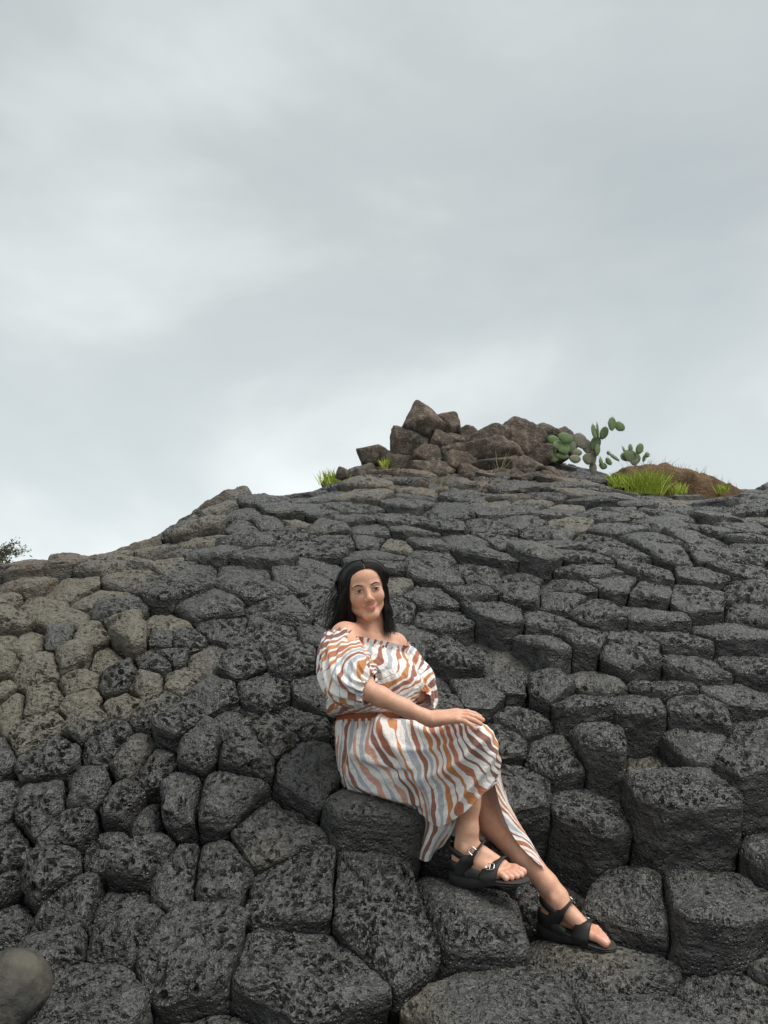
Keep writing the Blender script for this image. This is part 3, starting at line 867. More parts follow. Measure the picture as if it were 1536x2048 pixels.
for i, (px, py, w_, h_, a, ag, yw) in enumerate(((1131, 876, 32, 22, 0.3, 0, 0.1), (1106, 880, 28, 19, 0.2, 0, 0.2), (1101, 898, 26, 31, -0.4, 0, 0.1), (1128, 896, 28, 26, -0.4, 0, 0.2), (1076, 903, 20, 26, -0.3, 0, 0.2), (1051, 912, 20, 15, -0.2, 0, 0.3), (1124, 912, 28, 14, 0.1, 0.1, 0.1), (1153, 905, 24, 16, 0.1, 0.5, 0.1), (1090, 912, 18, 16, 0.5, 0.1, 0.4), (1150, 918, 26, 18, 0.0, 0.6, 0.2), (1064, 906, 18, 20, 0.3, 0, 0.3), (1086, 893, 20, 24, 0.2, 0, 0.2), (1116, 890, 24, 20, -0.3, 0.1, 0.3), (1142, 893, 24, 26, 0.3, 0.3, 0.2), (1070, 918, 26, 16, 0.1, 0.2, 0.2), (1108, 916, 26, 18, -0.1, 0.1, 0.1))):
    pad(cac, px, py, 8.1 + 0.03 * (i % 3), w_, h_, a, ag, yw, 20 + i)
cac = empty('prickly_pear_cactus', W(1262, 930, 8.6), label='bushy small prickly pear cactus standing on the earth mound', category='cactus', group=gc)
for i, (px, py, w_, h_, a, ag, yw) in enumerate(((1279, 898, 17, 25, 0.5, 0, 0.3), (1261, 896, 10, 17, 0.0, 0, 0.3), (1249, 902, 7, 20, -0.4, 0, 0.8), (1260, 911, 28, 26, 0.1, 0.3, 0.1), (1249, 914, 18, 18, -0.4, 0.3, 0.2), (1275, 918, 14, 20, 0.3, 0.2, 0.3), (1268, 922, 20, 20, 0.0, 0.6, 0.2), (1228, 914, 9, 26, -0.9, 0.2, 0.4), (1217, 906, 8, 8, 0, 0, 0.2), (1294, 910, 11, 12, 0.4, 0.1, 0.2), (1288, 917, 8, 15, 0.3, 0.2, 0.5))):
    pad(cac, px, py, 8.55 + 0.02 * (i % 3), w_, h_, a, ag, yw, 40 + i)
cac = empty('prickly_pear_cactus', W(1208, 934, 8.5), label='tiny prickly pear of three pads in the gap left of the earth mound', category='cactus', group=gc)
for i, (px, py, w_, h_, a, ag, yw) in enumerate(((1217, 923, 18, 12, 0.9, 0, 0.2), (1202, 924, 10, 18, -0.1, 0, 0.4), (1206, 932, 18, 14, 0.3, 0.2, 0.2))):
    pad(cac, px, py, 8.4, w_, h_, a, ag, yw, 60 + i)

# shrub past the left rim
rs = np.random.default_rng(77)
sb = W(-2, 1160, 6.4)
shrub = empty('shrub', sb, label='wispy green shrub showing above the rim at the left edge', category='shrub')
M_BARK = NT('bark').set(color=C(0.10, 0.075, 0.055), rough=0.9)
m = NT('leaves')
pos = m.new('ShaderNodeNewGeometry').outputs['Position']
M_LEAF = m.set(color=m.mix(m.range(m.noise(pos, 30, 2), 0.3, 0.7), C(0.075, 0.085, 0.045), C(0.150, 0.160, 0.085)), rough=0.6)
tv, tq, lv, lq = [], [], [], []; to = lo_ = 0
def stick(pts, r0, r1):
    global to
    P = np.asarray(pts); n = len(P); T = nrm(np.gradient(P, axis=0))
    for i_ in range(n):
        a = nrm(np.cross(T[i_], V3(0.1, 1, 0.2))); b = np.cross(T[i_], a); r = r0 + (r1 - r0) * i_ / (n - 1)
        tv.extend([P[i_] + r * a, P[i_] + r * (-0.5 * a + 0.87 * b), P[i_] + r * (-0.5 * a - 0.87 * b)])
    for i_ in range(n - 1):
        for j in range(3):
            tq.append((to + i_ * 3 + j, to + i_ * 3 + (j + 1) % 3, to + i_ * 3 + 3 + (j + 1) % 3, to + i_ * 3 + 3 + j))
    to += 3 * n
stick([sb, sb + V3(-0.03, 0, 0.12), sb + V3(-0.02, 0.02, 0.26)], 0.02, 0.01)
for j in range(26):
    a = rs.uniform(0, 2 * math.pi); o_ = rs.uniform(0.06, 0.27); top_ = rs.uniform(0.10, 0.38) - 0.35 * max(0, o_ * math.cos(a))
    st0 = sb + V3(-0.02, 0.01, rs.uniform(0.05, 0.24)); en = sb + V3(math.cos(a) * o_ - 0.02, math.sin(a) * o_, top_)
    md = (st0 + en) / 2 + rs.normal(0, 0.015, 3)
    stick([st0, md, en], 0.006, 0.002)
    for l_ in range(44):
        t = rs.uniform(0.25, 1.05); p = st0 + (en - st0) * t + rs.normal(0, 0.020, 3)
        dx = nrm(rs.normal(size=3)) * rs.uniform(0.010, 0.022); dy = nrm(np.cross(dx, rs.normal(size=3))) * rs.uniform(0.003, 0.006)
        lv.extend([p - dx, p + dy, p + dx, p - dy]); lq.append((lo_, lo_ + 1, lo_ + 2, lo_ + 3)); lo_ += 4
add_obj('trunk', new_mesh('trunk', np.array(tv), np.array(tq)), M_BARK, shrub)
add_obj('crown', new_mesh('crown', np.array(lv), np.array(lq)), M_LEAF, shrub)

# loose rounded stone in the lower left corner
m = NT('loose_stone')
pos = m.new('ShaderNodeNewGeometry').outputs['Position']
n1 = m.noise(pos, 9, 5, 0.6); n2 = m.noise(pos, 70, 4, 0.6)
c_ = m.mix(m.range(n1, 0.4, 0.62), C(0.042, 0.041, 0.037), C(0.105, 0.095, 0.074))
M_LOOSE = m.set(color=c_, rough=0.8, normal=m.bump(m.math('ADD', n2, n1), 0.5, 0.012), spec=0.35)
bc = W(18, 1990, 1.90)
add_obj('loose_boulder', boulder_mesh('loose_boulder', bc, (0.088, 0.095, 0.092), 5, 9, 14, 0.05, (60, 90)), M_LOOSE,
        label='smooth rounded tan and grey stone lying in the lower left corner', category='stone')
# ================================================================== the seated person
def V(*a):
    return np.array(a, float)

class Field:
    """smooth union of round shapes on a grid, meshed with surface nets"""
    def __init__(self, lo, hi, step):
        self.lo = np.asarray(lo, float); self.s = step
        self.n = np.ceil((np.asarray(hi) - self.lo) / step).astype(int) + 1
        self.f = np.ones(self.n, np.float32)
    def region(self, lo, hi):
        a = np.clip(np.floor((lo - self.lo) / self.s).astype(int), 0, self.n - 1)
        b = np.clip(np.ceil((hi - self.lo) / self.s).astype(int) + 1, 1, self.n)
        if (b <= a).any():
            return None, None
        sl = tuple(slice(a[i], b[i]) for i in range(3))
        g = np.stack(np.meshgrid(*[(np.arange(a[i], b[i]) * self.s + self.lo[i]).astype(np.float32) for i in range(3)], indexing='ij'), -1)
        return sl, g
    def blend(self, sl, d, k, sub=False):
        a = self.f[sl]
        if sub:
            a, d = -a, d
            h = np.clip(0.5 + 0.5 * (d - a) / k, 0, 1) if k > 0 else (d > a) * 1.0
            r = np.minimum(a, d) if k <= 0 else d * (1 - h) + a * h - k * h * (1 - h)
            # smooth subtraction: max(f, -d)
            h = np.clip(0.5 - 0.5 * (-a + d) / k, 0, 1)
            self.f[sl] = (-a) * (1 - h) + (-d) * h + k * h * (1 - h)
            return
        h = np.clip(0.5 + 0.5 * (a - d) / k, 0, 1)
        self.f[sl] = a * (1 - h) + d * h - k * h * (1 - h)
    def cone(self, a, b, ra, rb, k=0.01, sub=False):
        a, b = np.asarray(a, float), np.asarray(b, float); m = max(ra, rb) + k + 4 * self.s
        sl, g = self.region(np.minimum(a, b) - m, np.maximum(a, b) + m)
        if sl is None: return
        ba = (b - a).astype(np.float32); l2 = float(ba @ ba) + 1e-12
        pa = g - a.astype(np.float32)
        t = np.clip((pa @ ba) / l2, 0, 1)
        d = np.sqrt(((pa - t[..., None] * ba) ** 2).sum(-1)) - (ra + (rb - ra) * t)
        self.blend(sl, d, k, sub)
    def ell(self, c, r, k=0.01, M=None, sub=False):
        """ellipsoid with axes in the columns of M"""
        c = np.asarray(c, float); r = np.asarray(r, float); m = r.max() + k + 4 * self.s
        sl, g = self.region(c - m, c + m)
        if sl is None: return
        p = g - c.astype(np.float32)
        if M is not None:
            p = p @ np.asarray(M, np.float32)
        q = p / r.astype(np.float32)
        k0 = np.sqrt((q ** 2).sum(-1)); k1 = np.sqrt(((q / r.astype(np.float32)) ** 2).sum(-1)) + 1e-9
        self.blend(sl, k0 * (k0 - 1.0) / k1, k, sub)
    def mesh(self):
        f = self.f; neg = f < 0
        n = np.array(f.shape)
        c = [neg[i:n[0] - 1 + i, j:n[1] - 1 + j, k:n[2] - 1 + k] for i in (0, 1) for j in (0, 1) for k in (0, 1)]
        anyn = c[0].copy(); alln = c[0].copy()
        for q in c[1:]:
            anyn |= q; alln &= q
        act = anyn & ~alln
        ids = np.argwhere(act)
        lut = np.full(act.shape, -1, np.int32); lut[act] = np.arange(len(ids))
        vals = np.stack([f[ids[:, 0] + i, ids[:, 1] + j, ids[:, 2] + k] for i in (0, 1) for j in (0, 1) for k in (0, 1)], -1)
        corner = np.array([(i, j, k) for i in (0, 1) for j in (0, 1) for k in (0, 1)], float)
        acc = np.zeros((len(ids), 3)); cnt = np.zeros(len(ids))
        for a in range(8):
            for b in range(a + 1, 8):
                if np.abs(corner[a] - corner[b]).sum() != 1: continue
                va, vb = vals[:, a], vals[:, b]
                m = (va < 0) != (vb < 0)
                t = np.where(m, va / np.where(m, va - vb, 1), 0)
                acc += m[:, None] * (corner[a] + t[:, None] * (corner[b] - corner[a])); cnt += m
        P = (ids + acc / cnt[:, None]) * self.s + self.lo
        quads = []
        for ax in range(3):
            o1, o2 = [x for x in range(3) if x != ax]
            sl0 = [slice(1, -1)] * 3; sl0[ax] = slice(0, -1)
            sl1 = [slice(1, -1)] * 3; sl1[ax] = slice(1, None)
            A = neg[tuple(sl0)]; B = neg[tuple(sl1)]
            e = np.argwhere(A != B); s = A[A != B]
            base = e.copy(); base[:, o1] += 1; base[:, o2] += 1
            def at(d1, d2):
                q = base.copy(); q[:, o1] += d1; q[:, o2] += d2
                return lut[q[:, 0], q[:, 1], q[:, 2]]
            Q = np.stack((at(-1, -1), at(0, -1), at(0, 0), at(-1, 0)), -1)
            flip = s if ax != 1 else ~s
            Q[~flip] = Q[~flip][:, ::-1]
            quads.append(Q)
        Q = np.concatenate(quads)
        Q = Q[(Q >= 0).all(1)]
        return P, Q

# ---- joints
J = dict(neck=W(740, 1268, 2.80), head=W(729, 1183, 2.775),
         rs=W(690, 1275, 2.67), ls=W(788, 1294, 2.90), re=W(727, 1378, 2.475), rw=W(862, 1439, 2.445),
         le=W(836, 1388, 2.85), lw=W(812, 1474, 2.90),
         chest=W(752, 1335, 2.79), waist=W(729, 1428, 2.79), pelvis=W(735, 1512, 2.79),
         rh=W(735, 1530, 2.70), lh=W(765, 1530, 2.85), rk=W(948, 1478, 2.515), lk=W(950, 1586, 2.62))
UPZ = V(0, 0, 1)
# feet: heel contact, toe contact on the foot bed
def foot_frame(heel, toe, up, side):
    x = nrm(toe - heel); y = nrm(np.cross(up, x)); z = np.cross(x, y)
    # y points to the foot's left; medial side is left for the right foot and right for the left foot
    return heel, x, y * side, z
FR = foot_frame(W(906, 1738, 2.475), W(1042, 1757, 2.385), nrm(V(0.02, -0.10, 1)), 1)
FL = foot_frame(W(1083, 1838, 2.50), W(1204, 1885, 2.375), nrm(V(0.12, -0.16, 1)), -1)
def fp(F, x, y, z):
    return F[0] + F[1] * x + F[2] * y + F[3] * z

# ---- head frame: x to the picture's right, y out of the face, z up
hz_c = nrm(np.array((-math.sin(math.radians(11)), 0.0, math.cos(math.radians(11)))))
hy = nrm(-J['head'] + V(0.35, 0, 0.10)); hz = nrm(hz_c - hy * (hz_c @ hy)); hx = np.cross(hy, hz)
if hx[0] < 0: hx = -hx
HM = np.stack((hx, hy, hz), 1)
def hp(x, y, z):
    return J['head'] + HM @ V(x, y, z)
def to_head(P):
    return (P - J['head']) @ HM

sa = nrm(J['ls'] - J['rs']); tu = nrm(J['neck'] - J['waist']); tf_ = nrm(np.cross(sa, tu) * 1.0)
if tf_[1] > 0: tf_ = -tf_
TM = np.stack((sa, tf_, np.cross(sa, tf_)), 1)

F = Field((-0.26, 2.20, -0.90), (0.78, 3.10, 0.30), 0.0031)
# trunk
F.ell(J['pelvis'] + V(0.02, 0.02, 0), (0.130, 0.100, 0.100), 0.03, TM)
F.cone(J['pelvis'] + V(0.01, 0, 0.05), J['waist'] + V(0.01, 0, 0), 0.098, 0.088, 0.04)
F.cone(J['waist'] + V(0.01, 0, 0), J['chest'], 0.085, 0.092, 0.04)
F.ell(J['chest'] + V(0, 0, 0.0), (0.120, 0.078, 0.11), 0.03, TM)
for s in (-1, 1):
    F.ell(J['chest'] + sa * s * 0.068 + tf_ * 0.050 - tu * 0.020, (0.050, 0.035, 0.045), 0.04, TM)
F.cone(J['chest'] + tu * 0.05, J['neck'] - tu * 0.01, 0.080, 0.055, 0.03)
for k in ('rs', 'ls'):
    F.cone(J['neck'] + tu * 0.005, J[k] + tu * 0.012, 0.036, 0.038, 0.030)
    F.cone(J['neck'] - tu * 0.05, J[k] - tu * 0.01, 0.060, 0.046, 0.03)
# collar bones
    F.cone(J['neck'] - tu * 0.012 + tf_ * 0.048, J[k] * 0.85 + J['neck'] * 0.15 + tf_ * 0.028 + tu * 0.022, 0.007, 0.008, 0.014)
F.cone(J['neck'] - tu * 0.01, hp(0, -0.030, -0.045), 0.047, 0.043, 0.018)
for s in (-1, 1):   # neck tendons
    F.cone(J['neck'] - tu * 0.004 + tf_ * 0.052 + sa * s * 0.012, hp(s * 0.045, -0.018, -0.045), 0.008, 0.010, 0.012)
# arms
def limb(pts, rad, k=0.02):
    for a in range(len(pts) - 1):
        F.cone(pts[a], pts[a + 1], rad[a], rad[a + 1], k)
def lerp(a, b, t):
    return a + (b - a) * t
for s_, e_, w_ in (('rs', 're', 'rw'), ('ls', 'le', 'lw')):
    S, E, Wr = J[s_], J[e_], J[w_]
    ka = 1.0 if s_ == 'rs' else 0.84
    limb([S, lerp(S, E, 0.35), lerp(S, E, 0.85), E], [0.049, 0.045 * ka, 0.039 * ka, 0.036], 0.02)
    limb([E, lerp(E, Wr, 0.25), lerp(E, Wr, 0.6), lerp(E, Wr, 0.9), Wr], [0.0310, 0.0312, 0.0258, 0.0212, 0.0208], 0.015)
# right hand lying on the knee: little finger toward the viewer
hd = nrm(W(950, 1437, 2.425) - J['rw']); hs = nrm(np.cross(V(0, 0, 1), hd)); hn = np.cross(hd, hs)   # hs: toward the thumb (away from the viewer)
if hs[1] < 0: hs = -hs
hs = nrm(hs + 0.30 * hn); hn = nrm(np.cross(hd, hs)); hn = hn if hn[2] > 0 else -hn
def hh(x, y, z):
    return J['rw'] + hd * x + hs * y + hn * z
F.cone(J['rw'], hh(0.025, 0.0, 0.002), 0.0245, 0.024, 0.01)
for y0, y1, r0, r1 in ((-0.022, -0.032, 0.015, 0.0125), (-0.008, -0.012, 0.017, 0.0135), (0.006, 0.010, 0.017, 0.014), (0.018, 0.030, 0.016, 0.0135)):
    F.cone(hh(0.012, y0, 0.004), hh(0.082, y1, 0.010), r0, r1, 0.012)
for y, L, drop, sp, r in ((-0.033, 0.058, 0.026, -0.012, 0.0078), (-0.012, 0.074, 0.022, -0.004, 0.0088), (0.010, 0.080, 0.020, 0.003, 0.0092), (0.031, 0.072, 0.021, 0.010, 0.0090)):
    a = hh(0.082, y, 0.010); b = hh(0.082 + L * 0.45, y + sp * 0.5, 0.010 - drop * 0.12); c = hh(0.082 + L * 0.75, y + sp * 0.8, 0.010 - drop * 0.5); e = hh(0.082 + L, y + sp, 0.010 - drop)
    F.cone(a, b, r * 1.15, r * 1.02, 0.004); F.cone(b, c, r * 1.02, r * 0.92, 0.003); F.cone(c, e, r * 0.92, r * 0.78, 0.003)
F.cone(hh(0.018, 0.022, 0.0), hh(0.052, 0.050, -0.006), 0.017, 0.0125, 0.012); F.cone(hh(0.052, 0.050, -0.006), hh(0.088, 0.062, -0.016), 0.0118, 0.0088, 0.004)
# left hand resting in the lap, behind the forearm
ld = nrm(V(0.80, -0.10, -0.22)); ls_ = nrm(np.cross(ld, UPZ)); ln = np.cross(ls_, ld)
def lhp(x, y, z):
    return J['lw'] + ld * x + ls_ * y + ln * z
for i, (y, L) in enumerate(((-0.030, 0.058), (-0.010, 0.074), (0.010, 0.080), (0.029, 0.072))):
    F.cone(lhp(0.0, y * 0.6, 0), lhp(0.075, y, 0), 0.018, 0.013, 0.012)
    F.cone(lhp(0.075, y, 0), lhp(0.075 + L * 0.5, y * 1.1, -0.006), 0.0098, 0.0088, 0.004); F.cone(lhp(0.075 + L * 0.5, y * 1.1, -0.006), lhp(0.075 + L, y * 1.15, -0.026), 0.0088, 0.007, 0.003)
F.cone(lhp(0.02, -0.025, 0), lhp(0.07, -0.058, -0.012), 0.016, 0.0095, 0.01)
# legs
RA, LA = fp(FR, 0.050, 0.0, 0.088), fp(FL, 0.050, 0.0, 0.088)
for Hj, K, A, fr in ((J['rh'], J['rk'], RA, FR), (J['lh'], J['lk'], LA, FL)):
    limb([Hj, lerp(Hj, K, 0.5), lerp(Hj, K, 0.88), K], [0.088, 0.076, 0.058, 0.054], 0.03)
    calf = -fr[1] * 0.018
    limb([K, lerp(K, A, 0.28) + calf, lerp(K, A, 0.62) + calf * 0.6, lerp(K, A, 0.88), A], [0.052, 0.054, 0.042, 0.031, 0.031], 0.02)
    F.cone(A, fp(fr, 0.036, 0, 0.034), 0.031, 0.029, 0.015)
    F.cone(lerp(K, A, 0.85) + calf, fp(fr, 0.012, 0, 0.045), 0.014, 0.012, 0.015)
    for s in (-1, 1):
        F.ell(fp(fr, 0.050, s * 0.029, 0.082 + 0.006 * s), (0.012, 0.012, 0.014), 0.012)
    F.ell(fp(fr, 0.030, 0, 0.026), (0.033, 0.029, 0.027), 0.012, np.stack((fr[1], fr[2], fr[3]), 1))
    F.cone(fp(fr, 0.058, 0.004, 0.070), fp(fr, 0.160, 0.012, 0.026), 0.032, 0.020, 0.015)
    F.cone(fp(fr, 0.050, -0.006, 0.045), fp(fr, 0.150, -0.022, 0.018), 0.030, 0.016, 0.015)
    F.cone(fp(fr, 0.04, 0.0, 0.022), fp(fr, 0.150, -0.018, 0.016), 0.022, 0.015, 0.012)
    F.cone(fp(fr, 0.155, 0.024, 0.020), fp(fr, 0.150, -0.030, 0.015), 0.020, 0.014, 0.012)
    for y0, y1, x0, x1, r in ((0.027, 0.023, 0.165, 0.222, 0.0125), (0.007, 0.003, 0.170, 0.222, 0.0092), (-0.010, -0.013, 0.166, 0.212, 0.0086), (-0.024, -0.028, 0.160, 0.200, 0.0082), (-0.036, -0.040, 0.150, 0.186, 0.0080)):
        mid = fp(fr, lerp(x0, x1, 0.55), lerp(y0, y1, 0.5), 0.020)
        F.cone(fp(fr, x0, y0, 0.018), mid, r * 1.05, r * 0.98, 0.004); F.cone(mid, fp(fr, x1, y1, r * 0.95), r * 0.98, r, 0.003)
# head
F.ell(hp(0, -0.014, 0.030), (0.073, 0.092, 0.074), 0.02, HM)
F.ell(hp(0, 0.018, -0.022), (0.0565, 0.068, 0.068), 0.025, HM)
F.ell(hp(0, 0.040, 0.045), (0.055, 0.048, 0.045), 0.03, HM)
F.cone(hp(-0.007, 0.068, -0.086), hp(0.007, 0.068, -0.086), 0.0155, 0.0155, 0.024)
for s in (-1, 1):
    F.ell(hp(s * 0.0355, 0.056, -0.022), (0.023, 0.022, 0.023), 0.022, HM)
    F.cone(hp(s * 0.045, 0.002, -0.050), hp(s * 0.013, 0.060, -0.082), 0.016, 0.014, 0.020)
    F.ell(hp(s * 0.0295, 0.099, 0.002), (0.020, 0.016, 0.012), 0.014, HM, sub=True)
    F.cone(hp(s * 0.016, 0.083, 0.019), hp(s * 0.042, 0.074, 0.020), 0.007, 0.006, 0.012)
    F.ell(hp(s * 0.0300, 0.0745, 0.0015), (0.0155, 0.0115, 0.0085), 0.004, HM)
    F.ell(hp(s * 0.072, -0.006, -0.004), (0.007, 0.017, 0.028), 0.004, HM)
F.cone(hp(0, 0.081, 0.010), hp(0, 0.0985, -0.026), 0.0070, 0.0092, 0.013)
F.ell(hp(0, 0.1015, -0.030), (0.0098, 0.0090, 0.0080), 0.008, HM)
for s in (-1, 1):
    F.ell(hp(s * 0.0120, 0.0940, -0.0330), (0.0068, 0.0080, 0.0060), 0.005, HM)
# mouth: a slight smile
LIPU = [hp(-0.0250, 0.0755, -0.0500), hp(-0.011, 0.0872, -0.0575), hp(0.0, 0.0880, -0.0585), hp(0.011, 0.0872, -0.0575), hp(0.0250, 0.0755, -0.0500)]
LIPL = [hp(-0.0240, 0.0755, -0.0515), hp(-0.012, 0.0858, -0.0640), hp(0.0, 0.0880, -0.0662), hp(0.012, 0.0858, -0.0640), hp(0.0240, 0.0755, -0.0515)]
for Lp, r in ((LIPU, (0.0012, 0.0036, 0.0036, 0.0036, 0.0012)), (LIPL, (0.0012, 0.0042, 0.0048, 0.0042, 0.0012))):
    for a in range(4):
        F.cone(Lp[a], Lp[a + 1], r[a], r[a + 1], 0.005)
for s in (-1, 1):
    F.ell(hp(s * 0.0070, 0.1000, -0.0400), (0.0038, 0.0048, 0.0032), 0.003, HM, sub=True)
for s in (-1, 1):    # cheek folds
    F.cone(hp(s * 0.0300, 0.0790, -0.050), hp(s * 0.0225, 0.088, -0.033), 0.0020, 0.0020, 0.008, sub=True)
BP, BQ = F.mesh()
del F
me = new_mesh('body', BP, BQ)
# skin tone: lips, cheeks, nails
hl = to_head(BP)
def seg_d(P, pts):
    best = np.full(len(P), 9.0)
    for a in range(len(pts) - 1):
        ba = pts[a + 1] - pts[a]; t = np.clip(((P - pts[a]) @ ba) / (ba @ ba), 0, 1)
        best = np.minimum(best, np.linalg.norm(P - pts[a] - t[:, None] * ba, axis=1))
    return best
near_face = (np.abs(hl[:, 0]) < 0.08) & (np.abs(hl[:, 2]) < 0.13) & (hl[:, 1] > 0.03)
lip = np.zeros(len(BP)); blush = np.zeros(len(BP)); nail = np.zeros(len(BP))
ix = np.where(near_face)[0]
xh = np.clip(hl[ix][:, 0] / 0.0250, -1, 1); zm_ = -0.0605 + 0.0100 * xh ** 2; arch = np.clip(1 - xh ** 2, 0, 1)
up_e = zm_ + 0.0060 * arch ** 0.8 - 0.0016 * np.exp(-(xh / 0.16) ** 2); lo_e = zm_ - 0.0088 * arch ** 0.9
zz_ = hl[ix][:, 2]
lip[ix] = smooth01(np.minimum(up_e - zz_, zz_ - lo_e), -0.0010, 0.0014) * (np.abs(hl[ix][:, 0]) < 0.0250)
for s in (-1, 1):
    blush[ix] = np.maximum(blush[ix], 0.7 * (1 - smooth01(np.linalg.norm((hl[ix] - V(s * 0.040, 0.075, -0.026)) * V(1, 0.5, 1.2), axis=1), 0.005, 0.034)))
blush[ix] = np.maximum(blush[ix], 0.5 * (1 - smooth01(np.linalg.norm(hl[ix] - V(0, 0.108, -0.03), axis=1), 0.004, 0.016)))
for fr in (FR, FL):
    q = BP - fr[0]; lx, ly, lz = q @ fr[1], q @ fr[2], q @ fr[3]
    m_ = (lx > 0.17) & (lx < 0.26) & (np.abs(ly) < 0.06) & (lz > -0.02) & (lz < 0.06)
    blush[m_] = np.maximum(blush[m_], 0.9 * smooth01(lx[m_], 0.17, 0.20))
    for y1, x1, r in ((0.023, 0.222, 0.0095), (0.003, 0.222, 0.006), (-0.013, 0.212, 0.0055), (-0.028, 0.200, 0.005), (-0.040, 0.186, 0.0045)):
        dd = np.hypot((lx - x1 - 0.002) / 1.1, ly - y1)
        nail = np.maximum(nail, np.where(m_ & (lz > 0.014), 1 - smooth01(dd, r * 0.75, r), 0))
for c0_, r0_, a_ in [(hh(0.082, y_, 0.018), 0.011, 0.7) for y_ in (-0.033, -0.012, 0.010, 0.031)] + [(hh(0.112, y_, 0.016), 0.009, 0.6) for y_ in (-0.037, -0.014, 0.012, 0.035)] + [(J['re'], 0.05, 0.55), (fp(FR, 0.05, 0.03, 0.085), 0.03, 0.4), (fp(FR, 0.02, -0.02, 0.03), 0.035, 0.7), (fp(FL, 0.02, 0.02, 0.03), 0.035, 0.7), (fp(FL, 0.05, 0.03, 0.085), 0.03, 0.4)]:
    blush = np.maximum(blush, a_ * (1 - smooth01(np.linalg.norm(BP - c0_, axis=1), r0_ * 0.3, r0_)))
set_attr(me, 'lip', lip); set_attr(me, 'blush', blush); set_attr(me, 'nail', nail)

m = NT('skin')
pos = m.new('ShaderNodeNewGeometry').outputs['Position']
nn = m.noise(pos, 38, 4, 0.55); n4 = m.noise(pos, 420, 2, 0.5)
n5 = m.noise(pos, 130, 3, 0.6)
c_ = m.mix(m.range(m.math('MULTIPLY_ADD', n5, 0.5, m.math('MULTIPLY', nn, 0.6)), 0.35, 0.72), C(0.640, 0.325, 0.210), C(0.760, 0.440, 0.305))
c_ = m.mix(m.math('MULTIPLY', m.attr('blush').outputs['Fac'], 0.42), c_, C(0.62, 0.25, 0.18))
c_ = m.mix(m.math('MULTIPLY', m.attr('lip').outputs['Fac'], 0.85), c_, C(0.50, 0.135, 0.105))
c_ = m.mix(m.math('MULTIPLY', m.attr('nail').outputs['Fac'], 0.65), c_, C(0.78, 0.50, 0.42))
M_SKIN = m.set(color=c_, rough=m.range(m.attr('lip').outputs['Fac'], 0, 1, 0.46, 0.32), normal=m.bump(m.math('ADD', n4, m.math('MULTIPLY', n5, 1.2)), 0.22, 0.003), spec=0.42, sss=0.12)
m.b.inputs['Subsurface Radius'].default_value = (1.0, 0.35, 0.2)
m.b.inputs['Subsurface Scale'].default_value = 0.006

seat_pt = W(735, 1595, 2.78)
person = empty('person', seat_pt, label='seated person in an off-shoulder striped dress and black sandals resting one hand on a knee', category='person')
add_obj('body', me, M_SKIN, person)

# ---- small face pieces
def tube(pts, rad, sides=6, cap=True, flat=1.0, up=None):
    pts = np.asarray(pts, float); n = len(pts)
    rad = np.broadcast_to(np.asarray(rad, float), (n,))
    T = nrm(np.gradient(pts, axis=0))
    up = V(0, 0, 1) if up is None else up
    vs_ = []
    for i in range(n):
        a = np.cross(T[i], up); a = a if np.linalg.norm(a) > 1e-4 else np.cross(T[i], V(1, 0, 0)); a = nrm(a); b = np.cross(a, T[i])
        th = np.arange(sides) * 2 * math.pi / sides
        vs_.append(pts[i] + rad[i] * (np.cos(th)[:, None] * a + flat * np.sin(th)[:, None] * b))
    v = np.concatenate(vs_)
    i = np.arange(n - 1)[:, None] * sides; j = np.arange(sides)[None]; j2 = (j + 1) % sides
    q = np.stack((i + j, i + j2, i + sides + j2, i + sides + j), -1).reshape(-1, 4)
    return v, q
def join(parts):
    vs_, qs, off = [], [], 0
    for v, q in parts:
        vs_.append(v); qs.append(q + off); off += len(v)
    return np.concatenate(vs_), np.concatenate(qs)
def spline(pts, n):
    P = np.asarray(pts, float); m_ = len(P)
    t = np.linspace(0, m_ - 1, n); i = np.clip(t.astype(int), 0, m_ - 2); f = (t - i)[:, None]
    p0, p1, p2, p3 = P[np.maximum(i - 1, 0)], P[i], P[i + 1], P[np.minimum(i + 2, m_ - 1)]
    return 0.5 * (2 * p1 + (p2 - p0) * f + (2 * p0 - 5 * p1 + 4 * p2 - p3) * f ** 2 + (3 * p1 - p0 - 3 * p2 + p3) * f ** 3)

